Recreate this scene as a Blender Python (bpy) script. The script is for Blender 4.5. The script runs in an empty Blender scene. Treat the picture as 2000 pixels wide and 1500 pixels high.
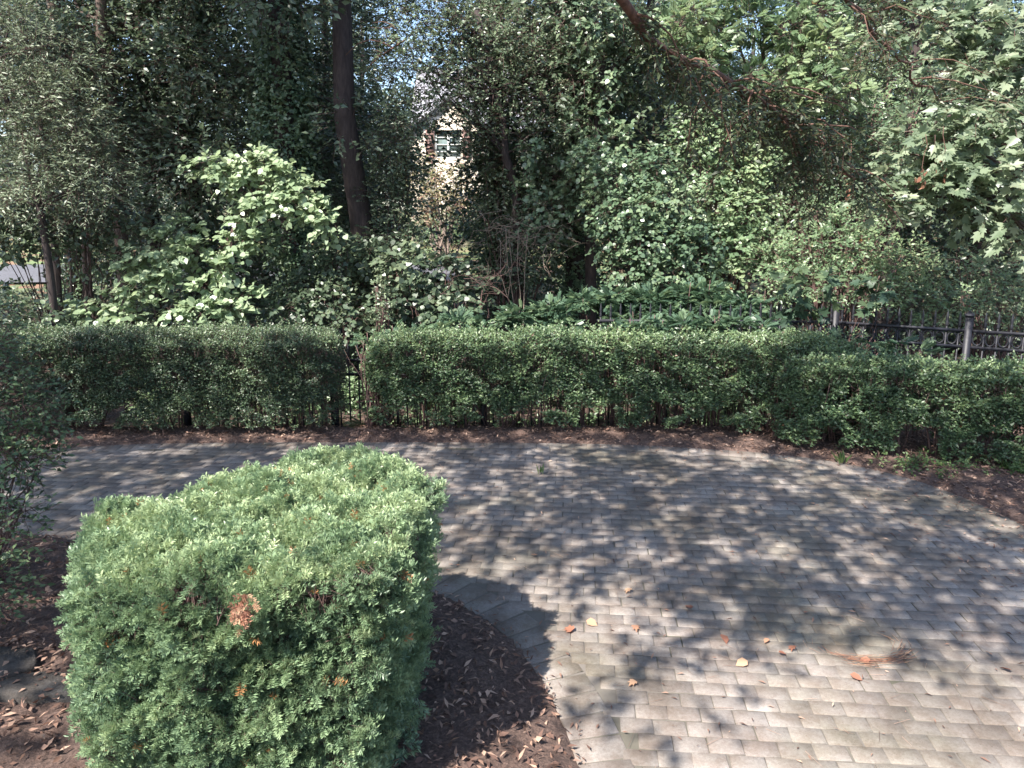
import bpy, math, numpy as np
from mathutils import Vector
rng = np.random.default_rng(17)
sc = bpy.context.scene
COL = sc.collection
# ------------------------------------------------------------------ camera
TH = math.atan(245 / 1400)
cd = bpy.data.cameras.new("camera"); cam = bpy.data.objects.new("camera", cd); COL.objects.link(cam)
cam.location = (0, 0, 2.4); cam.rotation_euler = (math.pi / 2 - TH, 0, 0)
cd.sensor_width = 36; cd.lens = 25.2; cd.shift_y = -75 / 2000; cd.clip_end = 500; cd.clip_start = 0.05
sc.camera = cam
# ------------------------------------------------------------------ sky, sun, exposure
SUN = np.array([-0.56, -0.60, 1.0]); SUNN = SUN / np.linalg.norm(SUN)
w = bpy.data.worlds.new("World"); sc.world = w; w.use_nodes = True
nt = w.node_tree; nt.nodes.clear()
sky = nt.nodes.new("ShaderNodeTexSky"); sky.sky_type = 'NISHITA'; sky.sun_disc = False
sky.sun_elevation = math.asin(SUNN[2]); sky.sun_rotation = math.atan2(SUNN[0], SUNN[1])
bg = nt.nodes.new("ShaderNodeBackground"); bg.inputs[1].default_value = 0.125
wo = nt.nodes.new("ShaderNodeOutputWorld")
nt.links.new(sky.outputs[0], bg.inputs[0]); nt.links.new(bg.outputs[0], wo.inputs[0])
sl = bpy.data.lights.new("sun", 'SUN'); sl.energy = 5.0; sl.angle = math.radians(0.53); sl.color = (1.0, 0.94, 0.86)
so = bpy.data.objects.new("sun", sl); COL.objects.link(so)
so.rotation_euler = Vector(tuple(SUNN)).to_track_quat('Z', 'Y').to_euler()
sc.view_settings.view_transform = 'Standard'; sc.view_settings.look = 'None'
sc.view_settings.exposure = 1.6; sc.view_settings.gamma = 1.0
sc.cycles.max_bounces = 8; sc.cycles.diffuse_bounces = 4; sc.cycles.glossy_bounces = 2
sc.cycles.transmission_bounces = 3; sc.cycles.transparent_max_bounces = 4
sc.cycles.use_denoising = True; sc.cycles.sample_clamp_indirect = 6

# ------------------------------------------------------------------ helpers
def at(px, py, Y):
    a = (px - 1000) / 1400; b = -(py - 675) / 1400
    d = np.array([a, math.cos(TH) + b * math.sin(TH), -math.sin(TH) + b * math.cos(TH)])
    p = d * (Y / d[1]); p[2] += 2.4
    return p
def unit(v): return v / np.maximum(np.linalg.norm(v, axis=-1, keepdims=True), 1e-9)
def rdir(n): return unit(rng.normal(size=(n, 3)))
def hsh(x, y):
    return (np.sin(x * 1.7 + np.sin(y * 1.3) * 1.4) + np.sin(y * 2.1 + np.cos(x * 1.1) * 1.7)) * .5

class M:
    "a mesh being put together"
    def __init__(s): s.v = []; s.l = []; s.t = []; s.r = []; s.n = 0
    def add(s, V, faces, rnd=None):
        V = np.asarray(V, float).reshape(-1, 3)
        for f in faces: s.l.append(np.array(f) + s.n); s.t.append(len(f))
        s.r.append(np.full(len(faces), rng.random()) if rnd is None else np.full(len(faces), rnd) if np.isscalar(rnd) else np.asarray(rnd))
        s.v.append(V); s.n += len(V); return s
    def box(s, lo, hi, rnd=None):
        x0, y0, z0 = lo; x1, y1, z1 = hi
        return s.add([(x0,y0,z0),(x1,y0,z0),(x1,y1,z0),(x0,y1,z0),(x0,y0,z1),(x1,y0,z1),(x1,y1,z1),(x0,y1,z1)],
                     [(0,3,2,1),(4,5,6,7),(0,1,5,4),(1,2,6,5),(2,3,7,6),(3,0,4,7)], rnd)
    def tube(s, pts, rad, seg=6, cap=True, rnd=None):
        P = np.asarray(pts, float); n = len(P); R = np.broadcast_to(np.asarray(rad, float), (n,))
        T = unit(np.gradient(P, axis=0)); ref = np.array([.13, .91, .4]) if abs(T[:, 2]).mean() > .5 else np.array([.1, .2, 1.])
        U = unit(np.cross(T, ref)); W_ = np.cross(T, U)
        a = np.linspace(0, 2 * np.pi, seg, endpoint=False)
        V = P[:, None] + R[:, None, None] * (np.cos(a)[None, :, None] * U[:, None] + np.sin(a)[None, :, None] * W_[:, None])
        F = []
        for i in range(n - 1):
            for j in range(seg):
                k = (j + 1) % seg
                F.append((i*seg+j, i*seg+k, (i+1)*seg+k, (i+1)*seg+j))
        if cap: F.append(tuple(range(seg))[::-1]); F.append(tuple(range((n-1)*seg, n*seg)))
        return s.add(V.reshape(-1, 3), F, rnd)
    def strands(s, A, B, r):
        "many thin three sided sticks from A to B"
        n = len(A)
        if n == 0: return s
        T = unit(B - A); U = unit(np.cross(T, [.2, .3, .9])); W_ = np.cross(T, U)
        r = np.broadcast_to(r, (n,))[:, None]
        V = np.zeros((n, 6, 3))
        for k in range(3):
            o = (math.cos(k*2.094) * U + math.sin(k*2.094) * W_) * r
            V[:, k] = A + o; V[:, 3 + k] = B + o * .5
        F = np.array([(0,1,4,3),(1,2,5,4),(2,0,3,5)])
        return s.many(V, F.reshape(-1), np.array([4,4,4]), rng.random(n))
    def many(s, V, floops, ftot, rnd):
        n, K = V.shape[:2]
        L = (floops[None, :] + (np.arange(n) * K)[:, None] + s.n).reshape(-1)
        s.l.append(L); s.t.extend([np.tile(ftot, n)])
        s.r.append(np.repeat(rnd, len(ftot))); s.v.append(V.reshape(-1, 3)); s.n += n * K; return s
    def build(s, name, mat, parent=None, smooth=False):
        V = np.concatenate(s.v); L = np.concatenate([np.atleast_1d(x) for x in s.l]).astype(np.int32)
        T = np.concatenate([np.atleast_1d(x) for x in s.t]).astype(np.int32); R = np.concatenate(s.r).astype(np.float32)
        if parent is not None: V = V - np.array(parent.location)[None]
        me = bpy.data.meshes.new(name); me.vertices.add(len(V)); me.vertices.foreach_set('co', V.astype(np.float32).ravel())
        me.loops.add(len(L)); me.loops.foreach_set('vertex_index', L)
        me.polygons.add(len(T)); me.polygons.foreach_set('loop_start', np.concatenate([[0], np.cumsum(T)[:-1]]).astype(np.int32))
        me.update(calc_edges=True)
        at_ = me.attributes.new('rnd', 'FLOAT', 'FACE'); at_.data.foreach_set('value', R)
        if smooth: me.polygons.foreach_set('use_smooth', np.ones(len(T), bool))
        me.materials.append(mat); me.update()
        o = bpy.data.objects.new(name, me); COL.objects.link(o)
        if parent is not None: o.parent = parent
        return o
def tag(o, label=None, cat=None, group=None, kind=None):
    if label: o['label'] = label
    if cat: o['category'] = cat
    if group: o['group'] = group
    if kind: o['kind'] = kind
    return o
def thing(name, loc, label, cat, group=None):
    o = bpy.data.objects.new(name, None); COL.objects.link(o); o.location = tuple(float(v) for v in loc); o.empty_display_size = .2
    return tag(o, label, cat, group)

# ------------------------------------------------------------------ leaf shapes: x width, y length, z up
def T_(v, f): return np.array(v, float), np.concatenate([np.array(x) for x in f]), np.array([len(x) for x in f])
OVAL = T_([(0,0,0),(-.27,.42,.09),(0,1,-.1),(.27,.42,.09),(0,.45,0)], [(0,4,2,1),(0,3,2,4)])
WIDE = T_([(0,0,0),(-.36,.28,.08),(-.33,.68,.05),(0,1,-.1),(.33,.68,.05),(.36,.28,.08),(0,.5,-.02)], [(0,6,3,2,1),(0,5,4,3,6)])
NARR = T_([(0,0,0),(-.13,.4,.05),(0,1,-.12),(.13,.4,.05)], [(0,3,2,1)])
HEART = T_([(0,.08,0),(-.28,0,.05),(-.5,.3,.1),(-.38,.7,.05),(0,1,-.1),(.38,.7,.05),(.5,.3,.1),(.28,0,.05),(0,.5,0)],
           [(0,8,4,3,2,1),(0,7,6,5,4,8)])
MAPLE = T_([(0,0,0),(-.3,.0,.03),(-.52,.3,.08),(-.3,.36,.02),(-.42,.74,.05),(-.16,.62,.0),(0,1,-.1),(.16,.62,0),(.42,.74,.05),(.3,.36,.02),(.52,.3,.08),(.3,0,.03)],
           [(0,6,5,4,3,2,1),(0,11,10,9,8,7,6)])
for _t in (HEART, MAPLE, WIDE): _t[0][:, 2] -= .30 * _t[0][:, 1] ** 2 + .35 * _t[0][:, 0] ** 2
def sprig(n=16, nl=.42, wd=.035, lift=.5):
    v = []; f = []
    for i in range(n):
        s = -1 if i % 2 else 1; y = .05 + .9 * i / n
        ln = nl * (1 - .45 * abs(y - .4)); az = [0, .9, -.7, .35, -.3][i % 5] * lift + .15
        dx, dy, dz = s * .8 * math.cos(az), .55, math.sin(az) + .15
        b = len(v); q = wd
        v += [(0, y, 0), (dx*ln*.5 , y+dy*ln*.5 - q, dz*ln*.5), (dx*ln, y+dy*ln, dz*ln), (dx*ln*.5, y+dy*ln*.5 + q, dz*ln*.5)]
        f.append((b, b+1, b+2, b+3))
    b = len(v); v += [(-.02, 0, 0), (.02, 0, 0), (0, .95, 0)]; f.append((b, b+1, b+2))
    return T_(v, f)
YEW = sprig(22, .36, .05, .9)
FEATH = sprig(18, .42, .036, .9)
def frond(n=8, wl=.34, ww=.075):
    v = []; f = []
    for i in range(n * 2 + 1):
        if i == n * 2: y0, dx, dy = .97, 0, 1; ln = wl * .9
        else:
            k = i // 2; y0 = .12 + .82 * k / n; s = 1 if i % 2 else -1; dx, dy = s * .86, .5; ln = wl * (.75 + .5 * math.sin(math.pi * (k + 1) / (n + 1.5)))
        z0 = -.22 * y0 * y0; px_, py_ = -dy, dx; b = len(v)
        v += [(0, y0, z0), (dx*ln*.42 + px_*ww, y0+dy*ln*.42 + py_*ww, z0+.02), (dx*ln, y0+dy*ln, z0-.09*ln/.3), (dx*ln*.42 - px_*ww, y0+dy*ln*.42 - py_*ww, z0+.02)]
        f.append((b, b+1, b+2, b+3))
    b = len(v); v += [(-.008, 0, 0), (.008, 0, 0), (0, .97, -.2)]; f.append((b, b+1, b+2))
    return T_(v, f)
FROND = frond()

def put(m, tpl, P, D, N, S, rnd=None, rj=None):
    V0, fl, ft = tpl; n = len(P)
    if n == 0: return m
    y = unit(D); z = unit(N - (N * y).sum(1, keepdims=True) * y); x = np.cross(y, z)
    S = np.broadcast_to(S, (n,))[:, None, None]
    V = P[:, None] + S * (V0[None, :, 0:1] * x[:, None] + V0[None, :, 1:2] * y[:, None] + V0[None, :, 2:3] * z[:, None])
    return m.many(V, fl, ft, rng.random(n) if rnd is None else rnd)

def twigs(m, P, D, L, k, tpl, size, wood=None, up=.8, wr=.0025, jit=.5, droop=.25, hue=None):
    "k leaves set alternately on each twig that starts at P and runs along D"
    n = len(P)
    if n == 0: return
    D = unit(D); L = np.broadcast_to(L, (n,))
    tw = np.clip(rng.normal(.5, .2, n), 0, 1) if hue is None else hue
    side = unit(np.cross(D, [0, 0, 1.]) + .001)
    for i in range(k):
        s = (i + .6) / k
        p = P + D * (L * s)[:, None] + np.array([0, 0, -1.]) * (droop * L * s * s)[:, None]
        sg = 1 if i % 2 else -1
        d = D * (.55 if i < k - 1 else 1.2) + side * sg * .8 + rng.normal(size=(n, 3)) * jit * .6
        nn = np.array([0, 0, up * .35])[None] + SUNN * .75 + np.array([0, -.18, 0]) + D * .15 + rng.normal(size=(n, 3)) * jit
        sz = size * rng.uniform(.6, 1.2, n)
        rn = np.clip(tw + rng.normal(0, .17, n), 0, .97); rn[rng.random(n) < .0025] = 1
        put(m, tpl, p, d, nn, sz, rn)
    if wood is not None:
        e = P + D * L[:, None] + np.array([0, 0, -1.]) * (droop * L)[:, None]
        wood.strands(P - D * .05, e, wr)

def blob(m, c, r, n, k, tpl, size, L=.16, wood=None, shell=.45, hemi=None, **kw):
    "a leafy clump: n twigs whose feet are spread through an ellipsoid, pointing out of it"
    c = np.asarray(c, float); r = np.broadcast_to(np.asarray(r, float), (3,))
    u = rdir(n); rho = rng.uniform(shell, 1, n) ** .7
    P = c + u * r * rho[:, None]
    D = unit(u * .8 + rdir(n) * .6 + np.array([0, 0, .05]))
    hue = np.clip(.5 + rng.normal(0, .13) + rng.normal(0, .13, n), 0, 1)
    twigs(m, P, D, L, k, tpl, size, wood, hue=hue, **kw)

def ell(c, r, n, inner=.35, zmin=None):
    u = rdir(n); P = np.asarray(c) + u * np.asarray(r) * (rng.uniform(inner, 1, n) ** .5)[:, None]
    return P

def curve(a, b, n=6, sag=0., wob=.0):
    a = np.asarray(a, float); b = np.asarray(b, float); t = np.linspace(0, 1, n)[:, None]
    P = a * (1 - t) + b * t; P[:, 2] += sag * (4 * t * (1 - t))[:, 0]
    ww = rng.normal(size=(n, 3)) * wob; ww[0] = 0; ww[-1] = 0
    return P + ww

# ------------------------------------------------------------------ materials
def base(name):
    m = bpy.data.materials.new(name); m.use_nodes = True; t = m.node_tree; p = t.nodes['Principled BSDF']; return m, t, p
def ramp(t, src, cols):
    r = t.nodes.new('ShaderNodeValToRGB'); e = r.color_ramp.elements
    while len(e) < len(cols): e.new(.5)
    for i, (pos, c) in enumerate(cols): e[i].position = pos; e[i].color = (*c, 1)
    t.links.new(src, r.inputs[0]); return r
def attr(t):
    a = t.nodes.new('ShaderNodeAttribute'); a.attribute_name = 'rnd'; return a.outputs['Fac']
def coord(t, scale=(1, 1, 1), rot=(0, 0, 0)):
    g = t.nodes.new('ShaderNodeNewGeometry'); mp = t.nodes.new('ShaderNodeMapping'); mp.inputs['Scale'].default_value = scale; mp.inputs['Rotation'].default_value = rot
    t.links.new(g.outputs['Position'], mp.inputs[0]); return mp.outputs[0]
def noise(t, vec, sc_, det=4, rough=.55):
    n = t.nodes.new('ShaderNodeTexNoise'); n.inputs['Scale'].default_value = sc_; n.inputs['Detail'].default_value = det; n.inputs['Roughness'].default_value = rough
    t.links.new(vec, n.inputs['Vector']); return n.outputs['Fac']
def bump(t, p, h, st, d=.01):
    b = t.nodes.new('ShaderNodeBump'); b.inputs['Strength'].default_value = st; b.inputs['Distance'].default_value = d
    t.links.new(h, b.inputs['Height']); t.links.new(b.outputs[0], p.inputs['Normal'])
def mix(t, f, a, b, mode='MIX'):
    m = t.nodes.new('ShaderNodeMix'); m.data_type = 'RGBA'; m.blend_type = mode
    for sk, v in ((m.inputs[0], f), (m.inputs[6], a), (m.inputs[7], b)):
        if hasattr(v, 'node'): t.links.new(v, sk)
        elif isinstance(v, tuple): sk.default_value = (*v, 1)
        else: sk.default_value = v
    return m.outputs[2]
def leaf(name, dark, mid, light, rough=.42, trans=.28, odd=None, spec=.5):
    m, t, p = base(name)
    cols = [(0., dark), (.5, mid), (.93, light)]
    if odd: cols += [(.985, light), (1., odd)]
    r = ramp(t, attr(t), cols)
    t.links.new(r.outputs[0], p.inputs['Base Color']); p.inputs['Roughness'].default_value = rough
    p.inputs['Specular IOR Level'].default_value = spec
    tr = t.nodes.new('ShaderNodeBsdfTranslucent'); br = t.nodes.new('ShaderNodeBrightContrast'); hs = t.nodes.new('ShaderNodeHueSaturation')
    hs.inputs['Hue'].default_value = .48; hs.inputs['Value'].default_value = 1.5; hs.inputs['Saturation'].default_value = 1.1
    t.links.new(r.outputs[0], hs.inputs['Color']); t.links.new(hs.outputs[0], tr.inputs[0])
    mx = t.nodes.new('ShaderNodeMixShader'); mx.inputs[0].default_value = trans
    t.links.new(p.outputs[0], mx.inputs[1]); t.links.new(tr.outputs[0], mx.inputs[2])
    t.links.new(mx.outputs[0], t.nodes['Material Output'].inputs['Surface']); return m
def bark(name, c1, c2, c3=None):
    m, t, p = base(name); v = coord(t, (1, 1, .22)); n = noise(t, v, 26, 6, .65)
    r = ramp(t, n, [(.3, c1), (.62, c2), (.8, c3 or c2)]); t.links.new(r.outputs[0], p.inputs['Base Color']); p.inputs['Roughness'].default_value = .9
    bump(t, p, n, .9, .02); return m
def plain(name, c, rough=.6, metal=0, var=.25, sc_=30):
    m, t, p = base(name); n = noise(t, coord(t), sc_, 4)
    r = ramp(t, n, [(.3, tuple(x * (1 - var) for x in c)), (.7, tuple(min(1, x * (1 + var)) for x in c))]); t.links.new(r.outputs[0], p.inputs['Base Color'])
    p.inputs['Roughness'].default_value = rough; p.inputs['Metallic'].default_value = metal; bump(t, p, n, .2, .004); return m

G = dict(
 forest=leaf('forest leaf', (.042,.062,.040), (.075,.110,.065), (.16,.20,.12), .40, .25),
 holly=leaf('grey green glossy leaf', (.055,.08,.052), (.105,.145,.085), (.20,.25,.15), .32, .22),
 ivy=leaf('ivy leaf', (.052,.088,.054), (.10,.155,.088), (.19,.245,.14), .30, .22),
 bright=leaf('bright green leaf', (.09,.15,.08), (.165,.24,.13), (.29,.36,.20), .38, .38, (.30,.16,.05)),
 redbud=leaf('redbud leaf', (.16,.22,.13), (.26,.34,.20), (.36,.43,.28), .36, .36),
 maple=leaf('maple leaf', (.11,.155,.095), (.185,.24,.155), (.30,.34,.23), .38, .42),
 hedge=leaf('privet leaf', (.032,.060,.034), (.075,.125,.060), (.17,.235,.11), .42, .25, (.12,.06,.03)),
 hedge2=leaf('boxwood leaf', (.030,.055,.034), (.062,.10,.055), (.13,.18,.09), .42, .25),
 yew=leaf('yew needle', (.085,.14,.085), (.20,.285,.155), (.38,.45,.25), .42, .25, (.35,.18,.08)),
 frond=leaf('mahonia leaflet', (.05,.09,.065), (.09,.15,.095), (.17,.24,.13), .36, .3),
 feather=leaf('feathery needle', (.075,.10,.066), (.125,.16,.10), (.18,.22,.14), .5, .2),
 grape=leaf('grape leaf', (.022,.045,.030), (.045,.080,.050), (.10,.14,.07), .45, .3, (.25,.20,.07)),
 olive=leaf('olive dark leaf', (.022,.038,.020), (.045,.065,.030), (.085,.10,.045), .45, .25),
 myrtle=leaf('pink bloom', (.12,.16,.06), (.24,.22,.11), (.42,.24,.20), .6, .3),
 dead=leaf('dead leaf', (.13,.055,.035), (.27,.12,.075), (.42,.27,.17), .75, .2),
 litter=leaf('leaf litter', (.07,.038,.030), (.20,.115,.082), (.40,.27,.20), .85, .1),
 grass=leaf('grass blade', (.05,.09,.03), (.09,.15,.05), (.15,.2,.07), .5, .3),
)
B = dict(
 dark=bark('dark bark', (.020,.014,.014), (.055,.040,.038)),
 brown=bark('brown bark', (.05,.034,.028), (.12,.085,.068)),
 red=bark('reddish bark', (.06,.030,.022), (.14,.075,.055), (.2,.12,.09)),
 pale=bark('pale twig bark', (.14,.10,.08), (.28,.22,.18)),
 mid=bark('twig bark', (.06,.033,.030), (.135,.08,.07)),
)
# ------------------------------------------------------------------ terrain
def gz(x, y):
    x = np.asarray(x, float); y = np.asarray(y, float)
    z = np.zeros(np.broadcast(x, y).shape)
    s = np.clip((y - 8.0) / 1.2, 0, 1); z = z - .42 * s * s * (3 - 2 * s)
    s = np.clip((y - 12.) / 22, 0, 1); z = z + 1.45 * s * s * (3 - 2 * s)
    s = np.clip((y - 40.) / 60, 0, 1); z = z + 3 * s
    return z
def sheet(xs, ys, dz=0., wob=0.):
    X, Y = np.meshgrid(xs, ys); Z = gz(X, Y) + dz + wob * (hsh(X * 3.1, Y * 2.7) + .5 * hsh(X * 9, Y * 8))
    V = np.stack([X, Y, Z], -1).reshape(-1, 3); nx, ny = len(xs), len(ys)
    i, j = np.meshgrid(np.arange(nx - 1), np.arange(ny - 1)); a = (j * nx + i).ravel()
    F = np.stack([a, a + 1, a + nx + 1, a + nx], 1)
    m = M(); m.v.append(V); m.n = len(V); m.l.append(F.ravel()); m.t.append(np.full(len(F), 4)); m.r.append(rng.random(len(F))); return m
mt, t, p = base('forest soil')
v = coord(t); n1 = noise(t, v, 7, 8, .7); n2 = noise(t, v, .35, 3)
soil = ramp(t, n1, [(.3, (.022,.014,.011)), (.52, (.065,.040,.030)), (.75, (.15,.095,.07))])
grs = ramp(t, noise(t, v, 1.1, 8), [(.40, (.20,.115,.07)), (.50, (.10,.13,.05)), (.7, (.14,.20,.08))])
sep = t.nodes.new('ShaderNodeSeparateXYZ'); t.links.new(v, sep.inputs[0])
mr = t.nodes.new('ShaderNodeMapRange'); mr.inputs[1].default_value = 19; mr.inputs[2].default_value = 24; t.links.new(sep.outputs[1], mr.inputs[0])
t.links.new(mix(t, mr.outputs[0], soil.outputs[0], grs.outputs[0]), p.inputs['Base Color']); p.inputs['Roughness'].default_value = .95
bump(t, p, n1, 1., .05); SOIL = mt
xs = np.concatenate([np.linspace(-400, -14, 14), np.linspace(-12, 12, 121), np.linspace(14, 400, 14)])
ys = np.concatenate([np.linspace(-30, 1, 8), np.linspace(1.2, 12, 109), np.linspace(12.6, 45, 50), np.linspace(50, 450, 14)])
tag(sheet(xs, ys, -.055, .006).build('ground', SOIL, smooth=True), kind='structure')
# road seen far left through the trees
m = M(); N = 26
rx = np.linspace(-34, -2, N); ry = 24.3 + 1.5 * np.sin((rx + 30) / 16)
V = []
for a_, b_ in zip(rx, ry): V += [(a_, b_ - 1.9, gz(a_, b_ - 1.9) + .03), (a_, b_ + 1.9, gz(a_, b_ + 1.9) + .05)]
m.add(V, [(2*i, 2*i+2, 2*i+3, 2*i+1) for i in range(N - 1)])
tag(m.build('road', plain('worn asphalt', (.085,.085,.095), .9, 0, .2, 8)), kind='structure')

# ------------------------------------------------------------------ paved drive of single pavers
far_edge = np.array([(-9, 7.2), (-5.4, 7.28), (-3.92, 7.54), (-1.35, 7.58), (1.12, 7.52), (2.72, 7.22), (3.48, 6.84), (3.95, 6.2), (4.12, 5.3), (4.15, 4.5), (4.4, 3.2), (4.9, 1.5), (5.0, -1)])
isl_edge = np.array([(-9, 5.9), (-6, 5.6), (-4, 5.25), (-2.6, 5.0), (-1.3, 4.82), (-.54, 4.39), (-.12, 4.02), (.12, 3.6), (.26, 3.1), (.36, 2.4), (.4, 1.0), (.4, -1)])
def resample(P, step):
    d = np.concatenate([[0], np.cumsum(np.linalg.norm(np.diff(P, axis=0), axis=1))]); s = np.linspace(0, d[-1], 400)
    Q = np.stack([np.interp(s, d, P[:, 0]), np.interp(s, d, P[:, 1])], 1)
    k = np.ones(19) / 19; Qp = np.pad(Q, ((9, 9), (0, 0)), mode='edge'); Q = np.stack([np.convolve(Qp[:, i], k, 'valid') for i in (0, 1)], 1)
    d = np.concatenate([[0], np.cumsum(np.linalg.norm(np.diff(Q, axis=0), axis=1))]); s = np.arange(0, d[-1], step)
    return np.stack([np.interp(s, d, Q[:, 0]), np.interp(s, d, Q[:, 1])], 1)
FE = resample(far_edge, .12); IE = resample(isl_edge, .12)
def inside(P, poly):
    x, y = P[:, 0], P[:, 1]; c = np.zeros(len(P), bool)
    for (x0, y0), (x1, y1) in zip(poly, np.roll(poly, -1, 0)):
        c ^= ((y0 > y) != (y1 > y)) & (x < (x1 - x0) * (y - y0) / (y1 - y0 + 1e-12) + x0)
    return c
DR = np.concatenate([FE, IE[::-1]])
def dist(P, line):
    A = line[:-1]; D = line[1:] - A; best = np.full(len(P), 9.)
    for a_, d_ in zip(A, D):
        t_ = np.clip(((P - a_) @ d_) / (d_ @ d_), 0, 1); best = np.minimum(best, np.linalg.norm(P - a_ - t_[:, None] * d_, axis=1))
    return best
def pavers(m, C, ang, lx, ly, gap=.0019, ch=.0028):
    n = len(C); c, s = np.cos(ang), np.sin(ang)
    hx = (lx / 2 - gap) * np.ones(n); hy = (ly / 2 - gap) * np.ones(n)
    z = rng.normal(0, .0012, n) + .001 * hsh(C[:, 0] * 1.3, C[:, 1] * 1.5); tx = rng.normal(0, .004, n); ty = rng.normal(0, .005, n)
    V = np.zeros((n, 12, 3))
    for k, (sx, sy) in enumerate([(-1,-1),(1,-1),(1,1),(-1,1)]):
        for lev in range(3):
            i_ = ch * (1 + .4 * rng.random(n)) if lev == 0 else 0
            X = sx * (hx - i_); Y = sy * (hy - i_)
            zz = z + tx * X + ty * Y - (0, .003, .06)[lev]
            V[:, lev * 4 + k] = np.stack([C[:, 0] + c * X - s * Y, C[:, 1] + s * X + c * Y, zz], 1)
    F = [(0,1,2,3)] + [(4+k, 4+(k+1)%4, (k+1)%4, k) for k in range(4)] + [(8+k, 8+(k+1)%4, 4+(k+1)%4, 4+k) for k in range(4)]
    m.many(V, np.array(F).ravel(), np.full(9, 4), rng.random(n))
m = M(); ang = math.radians(-5); px_, py_ = .160, .104
i, j = np.meshgrid(np.arange(-80, 80), np.arange(-95, 95)); lx = (i + .5 * (j % 2)) * px_; ly = j * py_
C = np.stack([np.cos(ang) * lx - np.sin(ang) * ly, np.sin(ang) * lx + np.cos(ang) * ly + 4.5], -1).reshape(-1, 2)
C = C[inside(C, DR)]; C = C[(dist(C, FE) > .20) & (dist(C, IE) > .255) & (C[:, 1] > .8)]
C += rng.normal(0, .0025, C.shape); pavers(m, C, np.full(len(C), ang) + rng.normal(0, .012, len(C)), px_, py_)
for E_, sgn, dep, st in ((FE, -1, .19, .136), (IE, 1, .25, .15)):
    Q = resample(E_, st); T = unit(np.gradient(Q, axis=0)); Nn = np.stack([-T[:, 1], T[:, 0]], 1) * sgn
    a_ = np.arctan2(T[:, 1], T[:, 0]); ok = Q[:, 1] > .5
    pavers(m, (Q + Nn * dep / 2)[ok], a_[ok], st, dep)
mt, t, p = base('concrete pavers')
v = coord(t); r = ramp(t, attr(t), [(0, (.205,.186,.178)), (.35, (.240,.219,.208)), (.7, (.256,.233,.222)), (1, (.285,.262,.248))])
n1 = noise(t, v, 1.1, 6, .65); n2 = noise(t, v, 60, 5, .7); n3 = noise(t, v, 420, 2)
st = ramp(t, n1, [(.36, (.62,.60,.56)), (.60, (1.05,1.03,1.0))]); sp = ramp(t, n2, [(.3, (.78,.77,.75)), (.65, (1.06,1.06,1.06))])
c1 = mix(t, 1., r.outputs[0], st.outputs[0], 'MULTIPLY'); c1 = mix(t, 1., c1, sp.outputs[0], 'MULTIPLY')
n4 = noise(t, v, 4.5, 8, .75); gr = ramp(t, n4, [(.40, (.66,.58,.53)), (.58, (1,1,1))]); c1 = mix(t, .8, c1, gr.outputs[0], 'MULTIPLY')
n5 = noise(t, v, .8, 6, .6); ms = ramp(t, n5, [(.50, (1,1,1)), (.62, (.70,.72,.60))]); c1 = mix(t, .7, c1, ms.outputs[0], 'MULTIPLY')
n6 = noise(t, v, 150, 3, .8); gt = ramp(t, n6, [(.34, (.55,.48,.42)), (.42, (1,1,1))]); c1 = mix(t, .8, c1, gt.outputs[0], 'MULTIPLY')
t.links.new(c1, p.inputs['Base Color']); p.inputs['Roughness'].default_value = .88; bump(t, p, mix(t, .5, n2, n3), .55, .006)
tag(m.build('driveway', mt), kind='structure')
# jointing sand and moss under the pavers
m = M(); Q = DR; mt, t, p = base('jointing sand'); v = coord(t); n1 = noise(t, v, 1.6, 5)
r = ramp(t, n1, [(.35, (.075,.07,.05)), (.6, (.13,.115,.10))]); t.links.new(r.outputs[0], p.inputs['Base Color']); p.inputs['Roughness'].default_value = 1
m.add([(x, y, -.0045) for x, y in Q], [tuple(range(len(Q)))])
tag(m.build('paving_sand', mt), kind='structure')
# mulch bed sheet with real relief
def mulch_ok(P): return ~inside(P, DR)
xs = np.arange(-6.5, 7, .05); ys = np.arange(.6, 8.3, .05)
mm = sheet(xs, ys, 0); V = mm.v[0]
Pm = V[:, :2]; dd = np.minimum(dist(Pm, FE), dist(Pm, IE)); ins = inside(Pm, DR)
hgt = .012 + .045 * np.clip(dd / .5, 0, 1) + .012 * hsh(Pm[:, 0] * 9, Pm[:, 1] * 8) * np.clip(dd / .1, 0, 1) + rng.normal(0, .006, len(V)) * np.clip(dd / .1, 0, 1)
V[:, 2] += np.where(ins, np.maximum(-.010 - dd * .8, -.05), hgt)
V[:, 2] -= .35 * np.clip((V[:, 1] - 7.95) / .35, 0, 1) ** 2
mt, t, p = base('shredded mulch'); v = coord(t, (1, 1, 1)); n1 = noise(t, v, 46, 8, .75); n2 = noise(t, v, 3, 4)
r = ramp(t, n1, [(.3, (.035,.022,.018)), (.5, (.115,.072,.058)), (.66, (.22,.145,.115)), (.85, (.36,.26,.20))])
t.links.new(r.outputs[0], p.inputs['Base Color']); p.inputs['Roughness'].default_value = .95; bump(t, p, n1, 1., .03)
tag(mm.build('mulch_bed', mt, smooth=True), kind='structure')

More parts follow.
